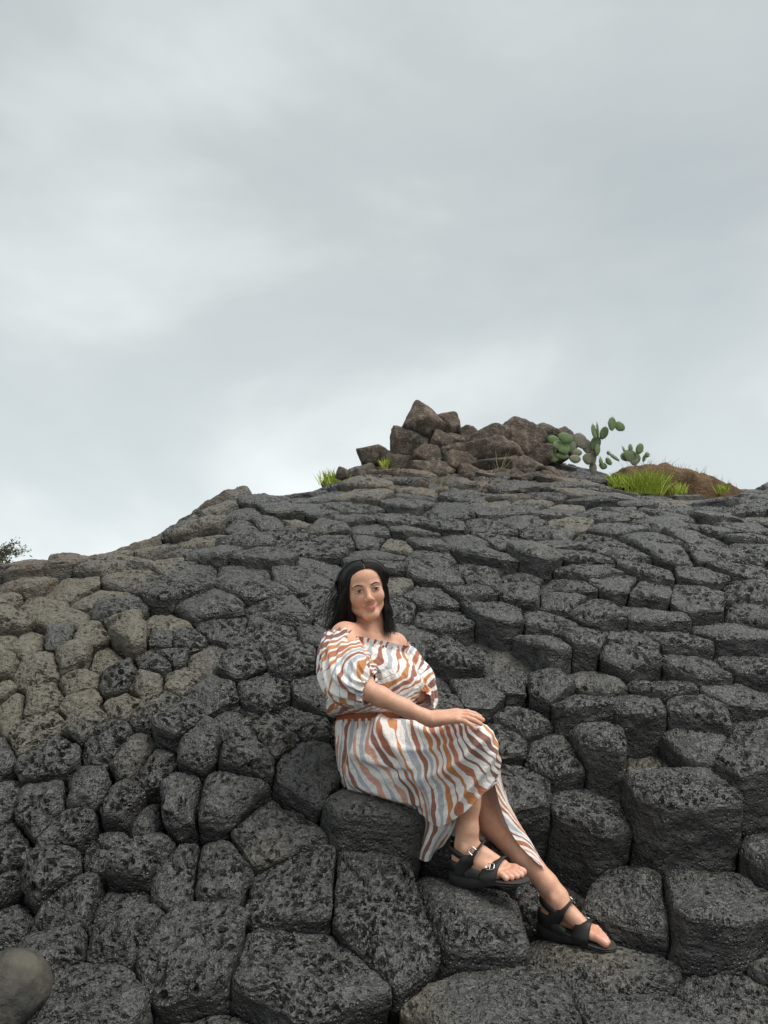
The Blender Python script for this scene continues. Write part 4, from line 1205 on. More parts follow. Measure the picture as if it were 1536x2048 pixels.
M_HAIR = NT('hair')
hn_ = M_HAIR.noise(M_HAIR.new('ShaderNodeNewGeometry').outputs['Position'], 90, 3, 0.5)
M_HAIR = M_HAIR.set(color=M_HAIR.mix(hn_, C(0.006, 0.0055, 0.0055), C(0.016, 0.014, 0.013)), rough=0.36, spec=0.45)
M_BROW = NT('brow').set(color=C(0.050, 0.032, 0.024), rough=0.7)
m = NT('eye')
ra = m.attr('iris').outputs['Fac']
M_EYE = m.set(color=m.mix(m.range(ra, 0.45, 0.55), C(0.48, 0.40, 0.35), m.mix(m.range(ra, 0.8, 0.9), C(0.030, 0.016, 0.010), C(0.004, 0.004, 0.004))), rough=0.12, spec=0.5)
for s in (-1, 1):
    ctr = V(s * 0.0300, 0.0760, 0.0015)
    # almond eye: a shallow cap
    g = np.linspace(-1, 1, 21); A, B = np.meshgrid(g, g, indexing='ij')
    up_ = 0.0040 * (1 - np.abs(A) ** 2.2); lo_ = 0.0034 * (1 - np.abs(A) ** 2.0)
    X = A * 0.0145; Z = np.where(B > 0, B * up_, B * lo_) + 0.0009 * A * s
    Y = 0.0118 - 9.0 * X ** 2 - 26 * Z ** 2
    loc = np.stack((X, Y, Z), -1).reshape(-1, 3) + ctr
    wv = J['head'] + loc @ HM.T
    i = np.arange(441).reshape(21, 21)
    q = np.stack((i[:-1, :-1], i[1:, :-1], i[1:, 1:], i[:-1, 1:]), -1).reshape(-1, 4)
    em = new_mesh('eye', wv, q)
    r_ = np.hypot(X - 0.0006, Z - 0.0003).ravel()
    set_attr(em, 'iris', np.clip(1.0 - (r_ / 0.0058) * 0.5, 0, 1))
    add_obj('eye', em, M_EYE, person)
    # upper lash line and brow
    xs = np.linspace(-1, 1, 15)
    lash = [hp(ctr[0] + x * 0.0152, ctr[1] + 0.0122 - 9.0 * (x * 0.0145) ** 2 - 0.0006, ctr[2] + 0.0040 * (1 - abs(x) ** 2.2) + 0.0006 + 0.0009 * x * s + (0.0008 if x * s > 0.8 else 0)) for x in xs]
    v, q = tube(lash, 0.0012 * (1 - 0.55 * np.abs(xs) ** 3), 5)
    add_obj('eyelash', new_mesh('eyelash', v, q), M_HAIR, person)
    bx = np.linspace(0, 1, 13)
    brow = []
    for t in bx:
        x = s * (0.0145 + 0.0335 * t); zz = 0.0175 + 0.0060 * math.sin(min(1, t * 1.35) * math.pi * 0.62) - 0.0042 * max(0, t - 0.62) / 0.38
        k = int(np.argmin(np.where(hl[ix][:, 1] > 0.05, np.hypot(hl[ix][:, 0] - x, hl[ix][:, 2] - zz), 9)))
        brow.append(hp(x, hl[ix][k, 1] - 0.0004, zz))
    v, q = tube(brow, 0.0033 * np.sin(np.pi * (0.22 + 0.73 * bx)) ** 0.8, 6, flat=0.8)
    add_obj('eyebrow', new_mesh('eyebrow', v, q), M_BROW, person)
mline = []
for x in np.linspace(-1, 1, 17):
    lx = x * 0.0245; lz = -0.0605 + 0.0100 * x * x
    k = int(np.argmin(np.hypot(hl[ix][:, 0] - lx, hl[ix][:, 2] - lz) + np.where(hl[ix][:, 1] > 0.06, 0, 9)))
    near_ = np.hypot(hl[ix][:, 0] - lx, hl[ix][:, 2] - lz) < 0.0035
    mline.append(hp(lx, hl[ix][near_ & (hl[ix][:, 1] > 0.06), 1].mean() + 0.0006, lz))
v, q = tube(mline, 0.0011 * (1 - 0.75 * np.abs(np.linspace(-1, 1, 17)) ** 3), 5)
add_obj('mouth_line', new_mesh('mouth_line', v, q), NT('mouth').set(color=C(0.14, 0.03, 0.025), rough=0.5), person)

# ---- hair: a close cap under many separate strands
parts = []
rh = np.random.default_rng(5)
def strand(pts, r0, n=13):
    P = spline(pts, n)
    P = P + (fbm(np.stack((np.arange(n) * 0.45 + rh.uniform(0, 99), np.full(n, rh.uniform(0, 99)), np.zeros(n)), -1), 2, 3)[:, None] * np.linspace(0, 0.006, n)[:, None]) * nrm(rh.normal(size=3))
    t = np.linspace(0, 1, n)
    parts.append(tube(P, r0 * np.clip(1.15 - t ** 3 * 1.05, 0.08, 1), 4))
part_x = 0.006
def skull(side, phi, psi, lift):
    y = -0.010 + 0.098 * math.cos(phi) + 0.007 * max(0, math.cos(phi))
    rho = 0.079 * math.sqrt(max(0.03, 1 - ((y + 0.010) / 0.112) ** 2)) + lift
    return V(part_x * math.cos(psi) + side * (rho * 1.02 + 0.002) * math.sin(psi), y - 0.020 * (psi / 1.57) ** 1.5 * max(0, math.cos(phi)), 0.031 + rho * math.cos(psi))
for i in range(1700):
    side = -1 if rh.random() < 0.58 else 1
    t_ = rh.random() ** 0.85                      # 0 at the hairline, 1 at the nape
    phi = math.radians(30 + 125 * t_); lift = rh.uniform(0.001, 0.009) if rh.random() < 0.92 else rh.uniform(0.009, 0.016)
    pts_ = [skull(side, phi, 0.04, lift * 0.4), skull(side, phi, 0.45, lift * 0.8), skull(side, phi, 0.95, lift), skull(side, phi, 1.45, lift + 0.002)]
    lx, ly, lz = pts_[-1]
    if side < 0:    # the picture's left: full and blown outward, swept back over the shoulder
        out = rh.random() ** 1.3
        pts_ += [V(-0.062 - 0.030 * out - 0.006 * t_, ly * 0.75 - 0.004, -0.006), V(-0.062 - 0.050 * out, ly * 0.6 - 0.012, -0.052), V(-0.070 - 0.068 * out, ly * 0.5 - 0.024, -0.095),
                 V(-0.076 - 0.074 * out - rh.uniform(0, 0.010), ly * 0.4 - 0.034, -0.128 - rh.uniform(0, 0.030))]
    else:           # tucked behind the ear, falls in front of the far shoulder
        wd_ = rh.uniform(0.066, 0.084)
        pts_ += [V(wd_ - 0.002, ly * 0.6 - 0.014, -0.004), V(wd_ - 0.004, ly * 0.5 - 0.014, -0.052), V(wd_ - 0.008 + rh.uniform(-0.008, 0.008), ly * 0.4 + 0.000, -0.098),
                 V(0.052 + rh.uniform(-0.012, 0.040), 0.026 + rh.uniform(-0.055, 0.020) - 0.04 * t_, -0.150 - rh.uniform(-0.02, 0.024))]
    strand([hp(*p) for p in pts_], rh.uniform(0.0011, 0.0021), 19)
for i in range(200):  # strands the wind lifts to the left
    y0 = 0.03 - 0.10 * rh.random(); z0 = rh.uniform(-0.02, 0.085); w_ = rh.uniform(0.2, 1.0) ** 1.5
    st_ = V(-0.070, y0, z0)
    e1 = V(-0.080 - 0.020 * w_, y0 - 0.02, z0 - 0.040); e2 = V(-0.090 - 0.055 * w_, y0 - 0.03, z0 - 0.080); e3 = V(-0.096 - 0.075 * w_, y0 - 0.03, z0 - 0.120 - 0.03 * w_)
    strand([hp(*p) for p in (V(-0.040, y0, 0.100), st_, e1, e2, e3)], rh.uniform(0.0004, 0.0011), 15)
HF = Field(J['head'] - 0.22, J['head'] + 0.16, 0.004)
HF.ell(hp(0, -0.022, 0.032), (0.079, 0.092, 0.080), 0.02, HM)
HF.cone(hp(-0.045, -0.045, 0.0), hp(-0.070, -0.050, -0.125), 0.040, 0.030, 0.03)
HF.cone(hp(0.045, -0.045, 0.0), hp(0.055, -0.035, -0.125), 0.040, 0.024, 0.03)
HF.cone(hp(0.0, -0.06, 0.0), hp(0.0, -0.075, -0.12), 0.048, 0.034, 0.03)
HF.ell(hp(0.004, 0.080, -0.035), (0.060, 0.085, 0.098), 0.010, HM, sub=True)
hv, hq_ = HF.mesh(); del HF
parts.append((hv, hq_))
v, q = join(parts)
add_obj('hair', new_mesh('hair', v, q), M_HAIR, person, label='shoulder-length black hair lifted by the wind')
# ---- printed cotton: wavy stripes of changing colour and width on white
def stripe_mat(name, lining=None):
    m = NT(name)
    uv = m.new('ShaderNodeUVMap'); uv.uv_map = 'UVMap'
    sep = m.new('ShaderNodeSeparateXYZ'); m.l.new(uv.outputs[0], sep.inputs[0])
    u, v_ = sep.outputs[0], sep.outputs[1]
    big = m.math('SUBTRACT', m.noise(uv.outputs[0], 3.6, 1, 0.5), 0.5)
    sml = m.math('SUBTRACT', m.noise(uv.outputs[0], 15.0, 1, 0.5), 0.5)
    t = m.math('MULTIPLY', u, 1 / 0.0262)
    t = m.math('MULTIPLY_ADD', big, 5.2, t)
    t = m.math('MULTIPLY_ADD', sml, 0.9, t)
    idx = m.math('FLOOR', t); fr = m.math('FRACT', t)
    wn_ = m.new('ShaderNodeTexWhiteNoise', noise_dimensions='1D'); m.l.new(idx, wn_.inputs['W'])
    ramp = m.new('ShaderNodeValToRGB'); r = ramp.color_ramp; r.interpolation = 'CONSTANT'
    cols = [(0.0, srgb(176, 92, 48)), (0.22, srgb(118, 58, 44)), (0.42, srgb(176, 184, 194)), (0.60, srgb(222, 160, 138)), (0.76, srgb(196, 118, 40)), (0.88, srgb(150, 74, 46))]
    r.elements[0].position = 0; r.elements[0].color = cols[0][1]
    r.elements[1].position = cols[1][0]; r.elements[1].color = cols[1][1]
    for p, c_ in cols[2:]:
        e_ = r.elements.new(p); e_.color = c_
    m.l.new(wn_.outputs['Value'], ramp.inputs['Fac'])
    comb = m.new('ShaderNodeCombineXYZ'); m.l.new(m.math('MULTIPLY', idx, 0.37), comb.inputs[0]); m.l.new(m.math('MULTIPLY', v_, 6.5), comb.inputs[1])
    wv = m.noise(comb.outputs[0], 1.6, 1, 0.5)
    half = m.math('ADD', m.range(wv, 0.30, 0.60, 0.03, 0.35), m.math('MULTIPLY', wn_.outputs['Value'], 0.03))
    off = m.math('ABSOLUTE', m.math('SUBTRACT', fr, 0.5))
    mask = m.range(m.math('SUBTRACT', half, off), -0.012, 0.030, 0, 1)
    weave = m.noise(uv.outputs[0], 900.0, 1, 0.5)
    white = m.mix(m.noise(uv.outputs[0], 18, 3, 0.5), srgb(233, 228, 222), srgb(244, 240, 235))
    col = m.mix(mask, white, m.mix(m.math('MULTIPLY_ADD', weave, 0.22, 0.06), ramp.outputs['Color'], srgb(220, 200, 190)))
    crease = m.noise(uv.outputs[0], 34.0, 4, 0.6)
    crease2 = m.noise(uv.outputs[0], 95.0, 3, 0.6)
    nb = m.bump(m.math('ADD', m.math('MULTIPLY_ADD', crease2, 0.35, crease), m.math('MULTIPLY', weave, 0.06)), 0.75, 0.012)
    if lining is not None:
        back = m.new('ShaderNodeNewGeometry').outputs['Backfacing']
        col = m.mix(back, col, lining)
    return m.set(color=col, rough=0.88, normal=nb, spec=0.2, sheen=0.15)
LIN = srgb(214, 200, 194)
M_DRESS = stripe_mat('striped_cotton', LIN)

def set_uv(me, uvs):
    lay = me.uv_layers.new(name='UVMap')
    vi = np.empty(len(me.loops), np.int32); me.loops.foreach_get('vertex_index', vi)
    lay.data.foreach_set('uv', np.asarray(uvs, np.float32)[vi].ravel())

def patch(ctrl, nu, nv, wrinkle=0.004, seed=0, us=1.0, vs_=1.0, fold=None, u0=0.0, rot=0.0):
    """smooth sheet through a net of control points, rows down, columns across"""
    Cn = np.array([[np.asarray(c, float) for c in row] for row in ctrl])
    rows = np.stack([spline(Cn[i], nu) for i in range(Cn.shape[0])])            # R x nu x 3
    S = np.stack([spline(rows[:, j], nv) for j in range(nu)], 1)               # nv x nu x 3
    du = np.linalg.norm(np.diff(S, axis=1), axis=2).mean(0); U_ = np.concatenate(([0], np.cumsum(du))) * us
    dv = np.linalg.norm(np.diff(S, axis=0), axis=2).mean(1); V_ = np.concatenate(([0], np.cumsum(dv))) * vs_
    UU, VV = np.meshgrid(U_, V_)
    N = nrm(np.cross(np.gradient(S, axis=1), np.gradient(S, axis=0)))
    q = np.stack((UU.ravel() * 1.0, VV.ravel() * 0.45, np.full(UU.size, seed * 3.1)), -1)
    w = fbm(q * 13, 3, 80 + seed).reshape(UU.shape) + 0.45 * fbm(q * 34, 2, 90 + seed).reshape(UU.shape)
    D = w * wrinkle
    if fold is not None:
        D = D + fold(UU, VV, np.linspace(0, 1, nu)[None, :] + 0 * UU, np.linspace(0, 1, nv)[:, None] + 0 * UU)
    S = S + N * D[..., None]
    i = np.arange(nu * nv).reshape(nv, nu)
    Q = np.stack((i[:-1, :-1], i[:-1, 1:], i[1:, 1:], i[1:, :-1]), -1).reshape(-1, 4)
    c_, s_ = math.cos(rot), math.sin(rot)
    uv = np.stack(((UU * c_ - VV * s_).ravel() + u0, (UU * s_ + VV * c_).ravel()), -1)
    return S.reshape(-1, 3), Q[:, ::-1], uv

def loft(rings, nth, nv, wrinkle=0.004, seed=0, ruffle=None, u0=0.0, rot=0.0, th0=0.0, full=2 * math.pi):
    """closed tube through elliptical rings (centre, axis a, axis b); a and b carry their lengths"""
    Cc = spline([r[0] for r in rings], nv); A = spline([r[1] for r in rings], nv); B = spline([r[2] for r in rings], nv)
    th = th0 + np.linspace(0, full, nth)
    S = Cc[:, None] + np.cos(th)[None, :, None] * A[:, None] + np.sin(th)[None, :, None] * B[:, None]
    N = nrm(S - Cc[:, None])
    dv = np.linalg.norm(np.diff(S, axis=0), axis=2).mean(1); V_ = np.concatenate(([0], np.cumsum(dv)))
    circ = np.linalg.norm(np.diff(S, axis=1), axis=2).sum(1).mean()
    UU, VV = np.meshgrid(np.linspace(0, circ, nth), V_)
    per = np.stack((np.cos(th)[None] * circ / 6.28 + 0 * VV, np.sin(th)[None] * circ / 6.28 + 0 * VV, VV * 0.45 + seed), -1).reshape(-1, 3)
    w = fbm(per * 14, 3, 60 + seed).reshape(UU.shape) + 0.45 * fbm(per * 36, 2, 66 + seed).reshape(UU.shape)
    D = w * wrinkle
    tt = np.linspace(0, 1, nv)[:, None] + 0 * UU
    if ruffle is not None:
        D = D + ruffle(th[None] + 0 * UU, tt)
    S = S + N * D[..., None]
    i = np.arange(nth * nv).reshape(nv, nth)
    Q = np.stack((i[:-1, :-1], i[:-1, 1:], i[1:, 1:], i[1:, :-1]), -1).reshape(-1, 4)
    c_, s_ = math.cos(rot), math.sin(rot)
    uv = np.stack(((UU * c_ - VV * s_).ravel() + u0, (UU * s_ + VV * c_).ravel()), -1)
    return S.reshape(-1, 3), Q, uv

def cloth(name, pieces, parent, mat=None, flip=False, **kw):
    vs_, qs, us = [], [], []; off = 0
    for v, q, uv in pieces:
        vs_.append(v); qs.append((q[:, ::-1] if flip else q) + off); us.append(uv); off += len(v)
    me = new_mesh(name, np.concatenate(vs_), np.concatenate(qs))
    set_uv(me, np.concatenate(us))
    return add_obj(name, me, mat or M_DRESS, parent, **kw)

# ---- blouse: gathered neckline below the shoulders, loose body tucked in at the belt
def gather(n, amp, ends, ph=0.0):
    def f(th, t):
        a = np.zeros_like(t)
        for e0, e1 in ends:
            a = np.maximum(a, 1 - np.clip(np.abs(t - e0) / e1, 0, 1))
        return amp * a * (np.sin(th * n + ph + 1.3 * np.sin(th * 3.0)) + 0.5 * np.sin(th * n * 1.7 + 2))
    return f
fwd, lat, upv = tf_, sa, tu
def ring(px, py, d, a, b, tilt=0.0, ft=0.0):
    return (W(px, py, d), lat * a + upv * tilt * a, fwd * b + upv * ft * b)
mid_sh = (J['rs'] + J['ls']) / 2
bl = [ring(740, 1286, 2.785, 0.194, 0.100), ring(742, 1296, 2.78, 0.190, 0.104), ring(750, 1318, 2.78, 0.172, 0.130), ring(758, 1345, 2.775, 0.160, 0.150), ring(754, 1378, 2.77, 0.160, 0.148, 0, 0.10),
      ring(742, 1408, 2.765, 0.164, 0.142, 0, 0.20), ring(736, 1425, 2.765, 0.154, 0.130, 0, 0.26), ring(730, 1431, 2.77, 0.118, 0.106, 0, 0.28)]
gb = gather(46, 0.006, ((0.0, 0.14), (0.93, 0.16)))
def bodice(th, t):
    q_ = np.stack((np.cos(th).ravel() * 2.4, np.sin(th).ravel() * 2.4, t.ravel() * 1.3), -1)
    rg = (1 - np.abs(fbm(q_ * 1.6, 2, 37)) * 2.4).reshape(th.shape)
    return gb(th, t) + 0.009 * rg * smooth01(t, 0.1, 0.3) + 0.005 * np.sin(th * 17 + 3 * np.sin(th * 4)) * smooth01(t, 0.55, 0.95)
p1 = loft(bl, 220, 90, 0.006, 1, bodice, rot=0.9)
blouse = cloth('blouse', [p1], person, label='off-shoulder blouse printed with wavy rust, grey and pink stripes')
# standing frill along the neckline
fr_rings = [(W(740, 1278, 2.785), lat * 0.202, fwd * 0.107), (W(740, 1286, 2.785), lat * 0.196, fwd * 0.103), (W(740, 1291, 2.785), lat * 0.194, fwd * 0.103)]
fp1 = loft(fr_rings, 260, 10, 0.002, 3, lambda th, t: (1 - t) * (0.007 * np.sin(th * 34 + 3 * np.sin(th * 5)) + 0.006 * np.sin(th * 13 + 2 * np.sin(th * 3))), u0=0.4, rot=0.3)
cloth('neck_frill', [fp1], blouse)
# puffed sleeves gathered at both ends
def sleeve(pts, rad, seed, n=150, m_=64, rot=0.8, squash=1.0):
    P = spline(pts, 9); T = nrm(np.gradient(P, axis=0)); R_ = spline(np.array(rad)[:, None], 9)[:, 0]
    rings_ = []
    for i in range(9):
        a = nrm(np.cross(T[i], V(0, 1, 0.2))); b = np.cross(T[i], a)
        rings_.append((P[i], a * R_[i], b * R_[i] * squash))
    ga = gather(19, 0.007, ((0.0, 0.16), (0.90, 0.22)))
    def puck(th, t):
        q_ = np.stack((np.cos(th).ravel() * 1.6, np.sin(th).ravel() * 1.6, t.ravel() * 1.2 + seed), -1)
        rg = (1 - np.abs(fbm(q_ * 1.7, 2, 33 + seed)) * 2.2).reshape(th.shape)
        return ga(th, t) + 0.011 * rg + 0.006 * np.sin(th * 8 + 4 * t + np.sin(th * 3) * 2) * np.sin(np.pi * np.clip(t, 0, 1))
    return loft(rings_, n, m_, 0.007, seed, puck, rot=rot, u0=seed * 0.13)
sl = sleeve([W(684, 1282, 2.67), W(682, 1302, 2.635), W(689, 1334, 2.575), W(704, 1361, 2.515), W(727, 1374, 2.478), W(739, 1378, 2.468)], [0.058, 0.070, 0.080, 0.080, 0.054, 0.047], 4)
cloth('sleeve', [sl], blouse)
sl2 = sleeve([W(792, 1306, 2.90), W(804, 1322, 2.89), W(822, 1350, 2.86), W(836, 1376, 2.82), W(842, 1392, 2.785), W(838, 1402, 2.765)], [0.052, 0.058, 0.062, 0.060, 0.046, 0.052], 6)
cloth('sleeve', [sl2], blouse)

# ---- belt
M_BELT = NT('belt')
bn = M_BELT.noise(None, 60, 3)
M_BELT = M_BELT.set(color=M_BELT.mix(bn, srgb(150, 78, 44), srgb(176, 98, 58)), rough=0.6)
br = [ring(736, 1426, 2.775, 0.114, 0.106, 0, 0.28), ring(736, 1434, 2.775, 0.117, 0.109, 0, 0.28), ring(736, 1446, 2.775, 0.118, 0.110, 0, 0.26)]
v, q, uv = loft(br, 80, 8, 0.0015, 2)
add_obj('belt', new_mesh('belt', v, q), M_BELT, person)

# ---- skirt
def G(rows):
    return [[W(*c) for c in r] for r in rows]
hipr = [ring(736, 1441, 2.775, 0.117, 0.108, 0, 0.26), ring(738, 1458, 2.775, 0.130, 0.116, 0, 0.15), ring(742, 1490, 2.775, 0.144, 0.120), ring(746, 1535, 2.775, 0.148, 0.122), ring(750, 1575, 2.775, 0.142, 0.114), ring(752, 1590, 2.775, 0.11, 0.09)]
hip = loft(hipr, 200, 60, 0.006, 8, gather(30, 0.007, ((0.0, 0.5),)), rot=0.0)
near = G([
    [(742, 1434, 2.86), (800, 1440, 2.80), (860, 1448, 2.70), (912, 1448, 2.61), (955, 1446, 2.56), (978, 1462, 2.55)],
    [(722, 1446, 2.70), (784, 1450, 2.640), (848, 1453, 2.565), (908, 1450, 2.495), (955, 1446, 2.46), (981, 1466, 2.47)],
    [(700, 1490, 2.655), (770, 1492, 2.575), (840, 1492, 2.51), (908, 1487, 2.450), (962, 1480, 2.415), (990, 1500, 2.45)],
    [(692, 1535, 2.65), (764, 1540, 2.565), (838, 1538, 2.500), (912, 1532, 2.430), (966, 1522, 2.405), (992, 1530, 2.45)],
    [(697, 1572, 2.66), (762, 1582, 2.585), (836, 1588, 2.525), (898, 1590, 2.445), (950, 1575, 2.405), (989, 1562, 2.455)],
    [(706, 1592, 2.70), (766, 1604, 2.64), (834, 1618, 2.565), (878, 1652, 2.455), (925, 1628, 2.400), (968, 1588, 2.420)]])
def crease(u, v, pts, width, amp, sharp=0.5):
    """a fold running along a line in the sheet: steep on one side, soft on the other"""
    P = spline(np.array(pts, float), 24); best = np.full(u.shape, 9.0); sgn = np.zeros(u.shape); tt = np.zeros(u.shape)
    for k in range(23):
        ax_, ay_ = P[k]; bx_, by_ = P[k + 1]; ex, ey = bx_ - ax_, by_ - ay_; l2 = ex * ex + ey * ey + 1e-12
        t = np.clip(((u - ax_) * ex + (v - ay_) * ey) / l2, 0, 1)
        dx, dy = u - ax_ - t * ex, v - ay_ - t * ey; d = np.hypot(dx, dy); m_ = d < best
        best = np.where(m_, d, best); sgn = np.where(m_, np.sign(ex * dy - ey * dx), sgn); tt = np.where(m_, (k + t) / 23, tt)
    w = np.where(sgn > 0, width * sharp, width)
    return amp * np.exp(-(best / w) ** 1.6) * np.sin(np.pi * np.clip(tt, 0.02, 0.98)) ** 0.6
def near_fold(U_, V_, u, v):
    ang = np.arctan2(v - 0.05, 1.12 - u); r = np.hypot(v - 0.05, 1.12 - u)
    D = 0.006 * (1 + np.sin(ang * 9.0 + 0.6 + 0.9 * np.sin(r * 5))) * smooth01(r, 0.12, 0.5)
    for pts_, w_, a_ in (([(0.98, 0.18), (0.80, 0.42), (0.52, 0.62), (0.20, 0.66)], 0.07, 0.022), ([(0.97, 0.28), (0.84, 0.58), (0.68, 0.98)], 0.06, 0.024), ([(0.99, 0.45), (0.92, 0.70), (0.82, 1.0)], 0.045, 0.018),
                         ([(0.04, 0.12), (0.22, 0.35), (0.50, 0.80), (0.60, 1.0)], 0.06, 0.018), ([(0.02, 0.45), (0.20, 0.55), (0.42, 0.58)], 0.05, 0.016), ([(0.06, 0.75), (0.25, 0.82), (0.48, 0.90)], 0.05, 0.016),
                         ([(0.25, 0.16), (0.45, 0.30), (0.72, 0.34)], 0.05, 0.012), ([(0.9, 0.2), (0.72, 0.36), (0.45, 0.44), (0.15, 0.40)], 0.05, 0.013), ([(0.1, 0.0), (0.14, 0.3), (0.10, 0.6)], 0.03, 0.014), ([(0.03, 0.05), (0.05, 0.35), (0.04, 0.7)], 0.025, 0.013)):
        D = D + crease(u, v, pts_, w_, a_)
    return -D
p_near = patch(near, 150, 90, 0.0045, 2, fold=near_fold, u0=0.3, rot=0.55)
far_off = (J['lh'] - J['rh'])
far_ = G([
    [(742, 1434, 2.86), (800, 1440, 2.80), (860, 1448, 2.70), (912, 1448, 2.61), (955, 1446, 2.56), (978, 1462, 2.55)],
    [(770, 1448, 2.95), (820, 1462, 2.90), (880, 1482, 2.80), (930, 1500, 2.72), (975, 1510, 2.66), (1000, 1530, 2.62)],
    [(780, 1520, 2.98), (830, 1530, 2.92), (890, 1545, 2.82), (945, 1560, 2.74), (990, 1575, 2.68), (1010, 1585, 2.63)],
    [(780, 1580, 2.96), (830, 1590, 2.90), (890, 1605, 2.82), (945, 1622, 2.74), (990, 1632, 2.68), (1015, 1632, 2.63)]])
p_far = patch(far_, 80, 50, 0.006, 5, u0=0.7)
skirt = cloth('skirt', [hip, p_near, p_far], person, label='long wrap skirt of the same striped cotton, slit open over the shins')
# the near hem that trails down beside the heel
tail = G([
    [(820, 1598, 2.565), (850, 1606, 2.525), (885, 1612, 2.490), (930, 1606, 2.462)],
    [(838, 1640, 2.570), (862, 1640, 2.515), (888, 1648, 2.492), (912, 1642, 2.480)],
    [(836, 1680, 2.575), (852, 1680, 2.520), (872, 1684, 2.505), (897, 1672, 2.510)],
    [(818, 1704, 2.585), (842, 1716, 2.530), (862, 1720, 2.515), (884, 1690, 2.525)]])
cloth('hem_fold', [patch(tail, 60, 60, 0.005, 9, fold=lambda U_, V_, u, v: 0.010 * v * np.sin(u * 9 + 1), u0=1.1, rot=0.15)], skirt)
back = G([
    [(905, 1600, 2.60), (945, 1600, 2.60), (985, 1590, 2.62), (1010, 1580, 2.66)],
    [(880, 1660, 2.60), (930, 1660, 2.585), (985, 1650, 2.60), (1025, 1640, 2.66)],
    [(845, 1712, 2.60), (905, 1710, 2.575), (980, 1705, 2.58), (1040, 1700, 2.64)],
    [(850, 1722, 2.58), (905, 1730, 2.555), (975, 1745, 2.56), (1046, 1768, 2.60)]])
M_LINE = NT('lining')
ln_ = M_LINE.noise(None, 30, 4, 0.6)
M_LINE = M_LINE.set(color=M_LINE.mix(ln_, srgb(206, 192, 187), srgb(224, 212, 206)), rough=0.9, normal=M_LINE.bump(ln_, 0.4, 0.01))
cloth('lining', [patch(back, 60, 50, 0.006, 12, fold=lambda U_, V_, u, v: 0.012 * v * np.sin(u * 16))], skirt, M_LINE)
panel = G([
    [(976, 1470, 2.53), (988, 1478, 2.56), (992, 1490, 2.62)],
    [(986, 1530, 2.50), (996, 1532, 2.53), (1002, 1545, 2.60)],
    [(990, 1572, 2.50), (1004, 1580, 2.53), (1012, 1590, 2.58)],
    [(1008, 1635, 2.50), (1024, 1632, 2.52), (1036, 1640, 2.56)],
    [(1038, 1688, 2.49), (1054, 1684, 2.505), (1064, 1688, 2.53)],
    [(1078, 1728, 2.47), (1084, 1732, 2.475), (1090, 1738, 2.48)]])
cloth('slit_panel', [patch(panel, 30, 90, 0.003, 14, u0=2.0, rot=0.9)], skirt)
inner = G([
    [(968, 1550, 2.56), (978, 1545, 2.55), (990, 1540, 2.52)],
    [(972, 1590, 2.585), (984, 1590, 2.56), (996, 1590, 2.52)],
    [(990, 1640, 2.56), (1002, 1640, 2.54), (1014, 1638, 2.51)],
    [(1018, 1682, 2.53), (1030, 1686, 2.52), (1044, 1690, 2.495)],
    [(1072, 1724, 2.49), (1076, 1727, 2.48), (1080, 1730, 2.472)]])
cloth('lining', [patch(inner, 24, 60, 0.002, 15)], skirt, M_LINE)

# ---- sandals
M_LEATHER = NT('black_leather')
ln2 = M_LEATHER.noise(None, 160, 4, 0.6)
M_LEATHER = M_LEATHER.set(color=C(0.018, 0.017, 0.017), rough=0.48, normal=M_LEATHER.bump(ln2, 0.25, 0.002), spec=0.5)
M_SOLE = NT('sole_rubber').set(color=C(0.020, 0.019, 0.018), rough=0.75)
M_BED = NT('foot_bed')
M_BED = M_BED.set(color=M_BED.mix(M_BED.noise(None, 200, 3), C(0.030, 0.026, 0.023), C(0.055, 0.048, 0.042)), rough=0.9)
M_METAL = NT('buckle_metal').set(color=C(0.72, 0.71, 0.68), rough=0.22, metal=1.0)
M_ELASTIC = NT('elastic')
M_ELASTIC = M_ELASTIC.set(color=M_ELASTIC.mix(M_ELASTIC.noise(None, 300, 2), C(0.020, 0.026, 0.022), C(0.045, 0.052, 0.046)), rough=0.9)
def sole_outline(n=72):
    # medial (+y) and lateral (-y) outline along the foot
    xs = np.array([-0.012, 0.0, 0.02, 0.05, 0.09, 0.13, 0.165, 0.20, 0.225, 0.240, 0.246])
    med = np.array([0.0, 0.024, 0.033, 0.034, 0.032, 0.038, 0.046, 0.045, 0.036, 0.020, 0.0])
    lat_ = np.array([0.0, 0.024, 0.033, 0.036, 0.040, 0.048, 0.053, 0.050, 0.038, 0.020, 0.0])
    t = np.linspace(0, 10, n // 2)
    X = np.interp(t, np.arange(11), xs); Mm = np.interp(t, np.arange(11), med); Ll = np.interp(t, np.arange(11), lat_)
    return np.concatenate((np.stack((X, Mm), -1), np.stack((X, -Ll), -1)[::-1][1:-1]))
def slab(F_, zfun_top, zfun_bot, scale=1.0):
    o = sole_outline(); c0 = np.array((0.117, -0.003))
    prof = []
    for sc_, kind in ((0.02, 't'), (0.6, 't'), (0.95, 't'), (1.0, 't2'), (1.015, 'm'), (1.0, 'b2'), (0.95, 'b'), (0.02, 'b')):
        p = c0 + (o - c0) * sc_ * scale
        zt, zb = zfun_top(p[:, 0]), zfun_bot(p[:, 0])
        zz = {'t': zt, 't2': zt - 0.002, 'm': (zt + zb) / 2, 'b2': zb + 0.002, 'b': zb}[kind]
        prof.append(F_[0] + p[:, :1] * F_[1] + p[:, 1:] * F_[2] + zz[:, None] * F_[3])
    v = np.concatenate(prof); n = len(o); k = len(prof)
    i = np.arange(k - 1)[:, None] * n; j = np.arange(n)[None]; j2 = (j + 1) % n
    return v, np.stack((i + j, i + j2, i + n + j2, i + n + j), -1).reshape(-1, 4)
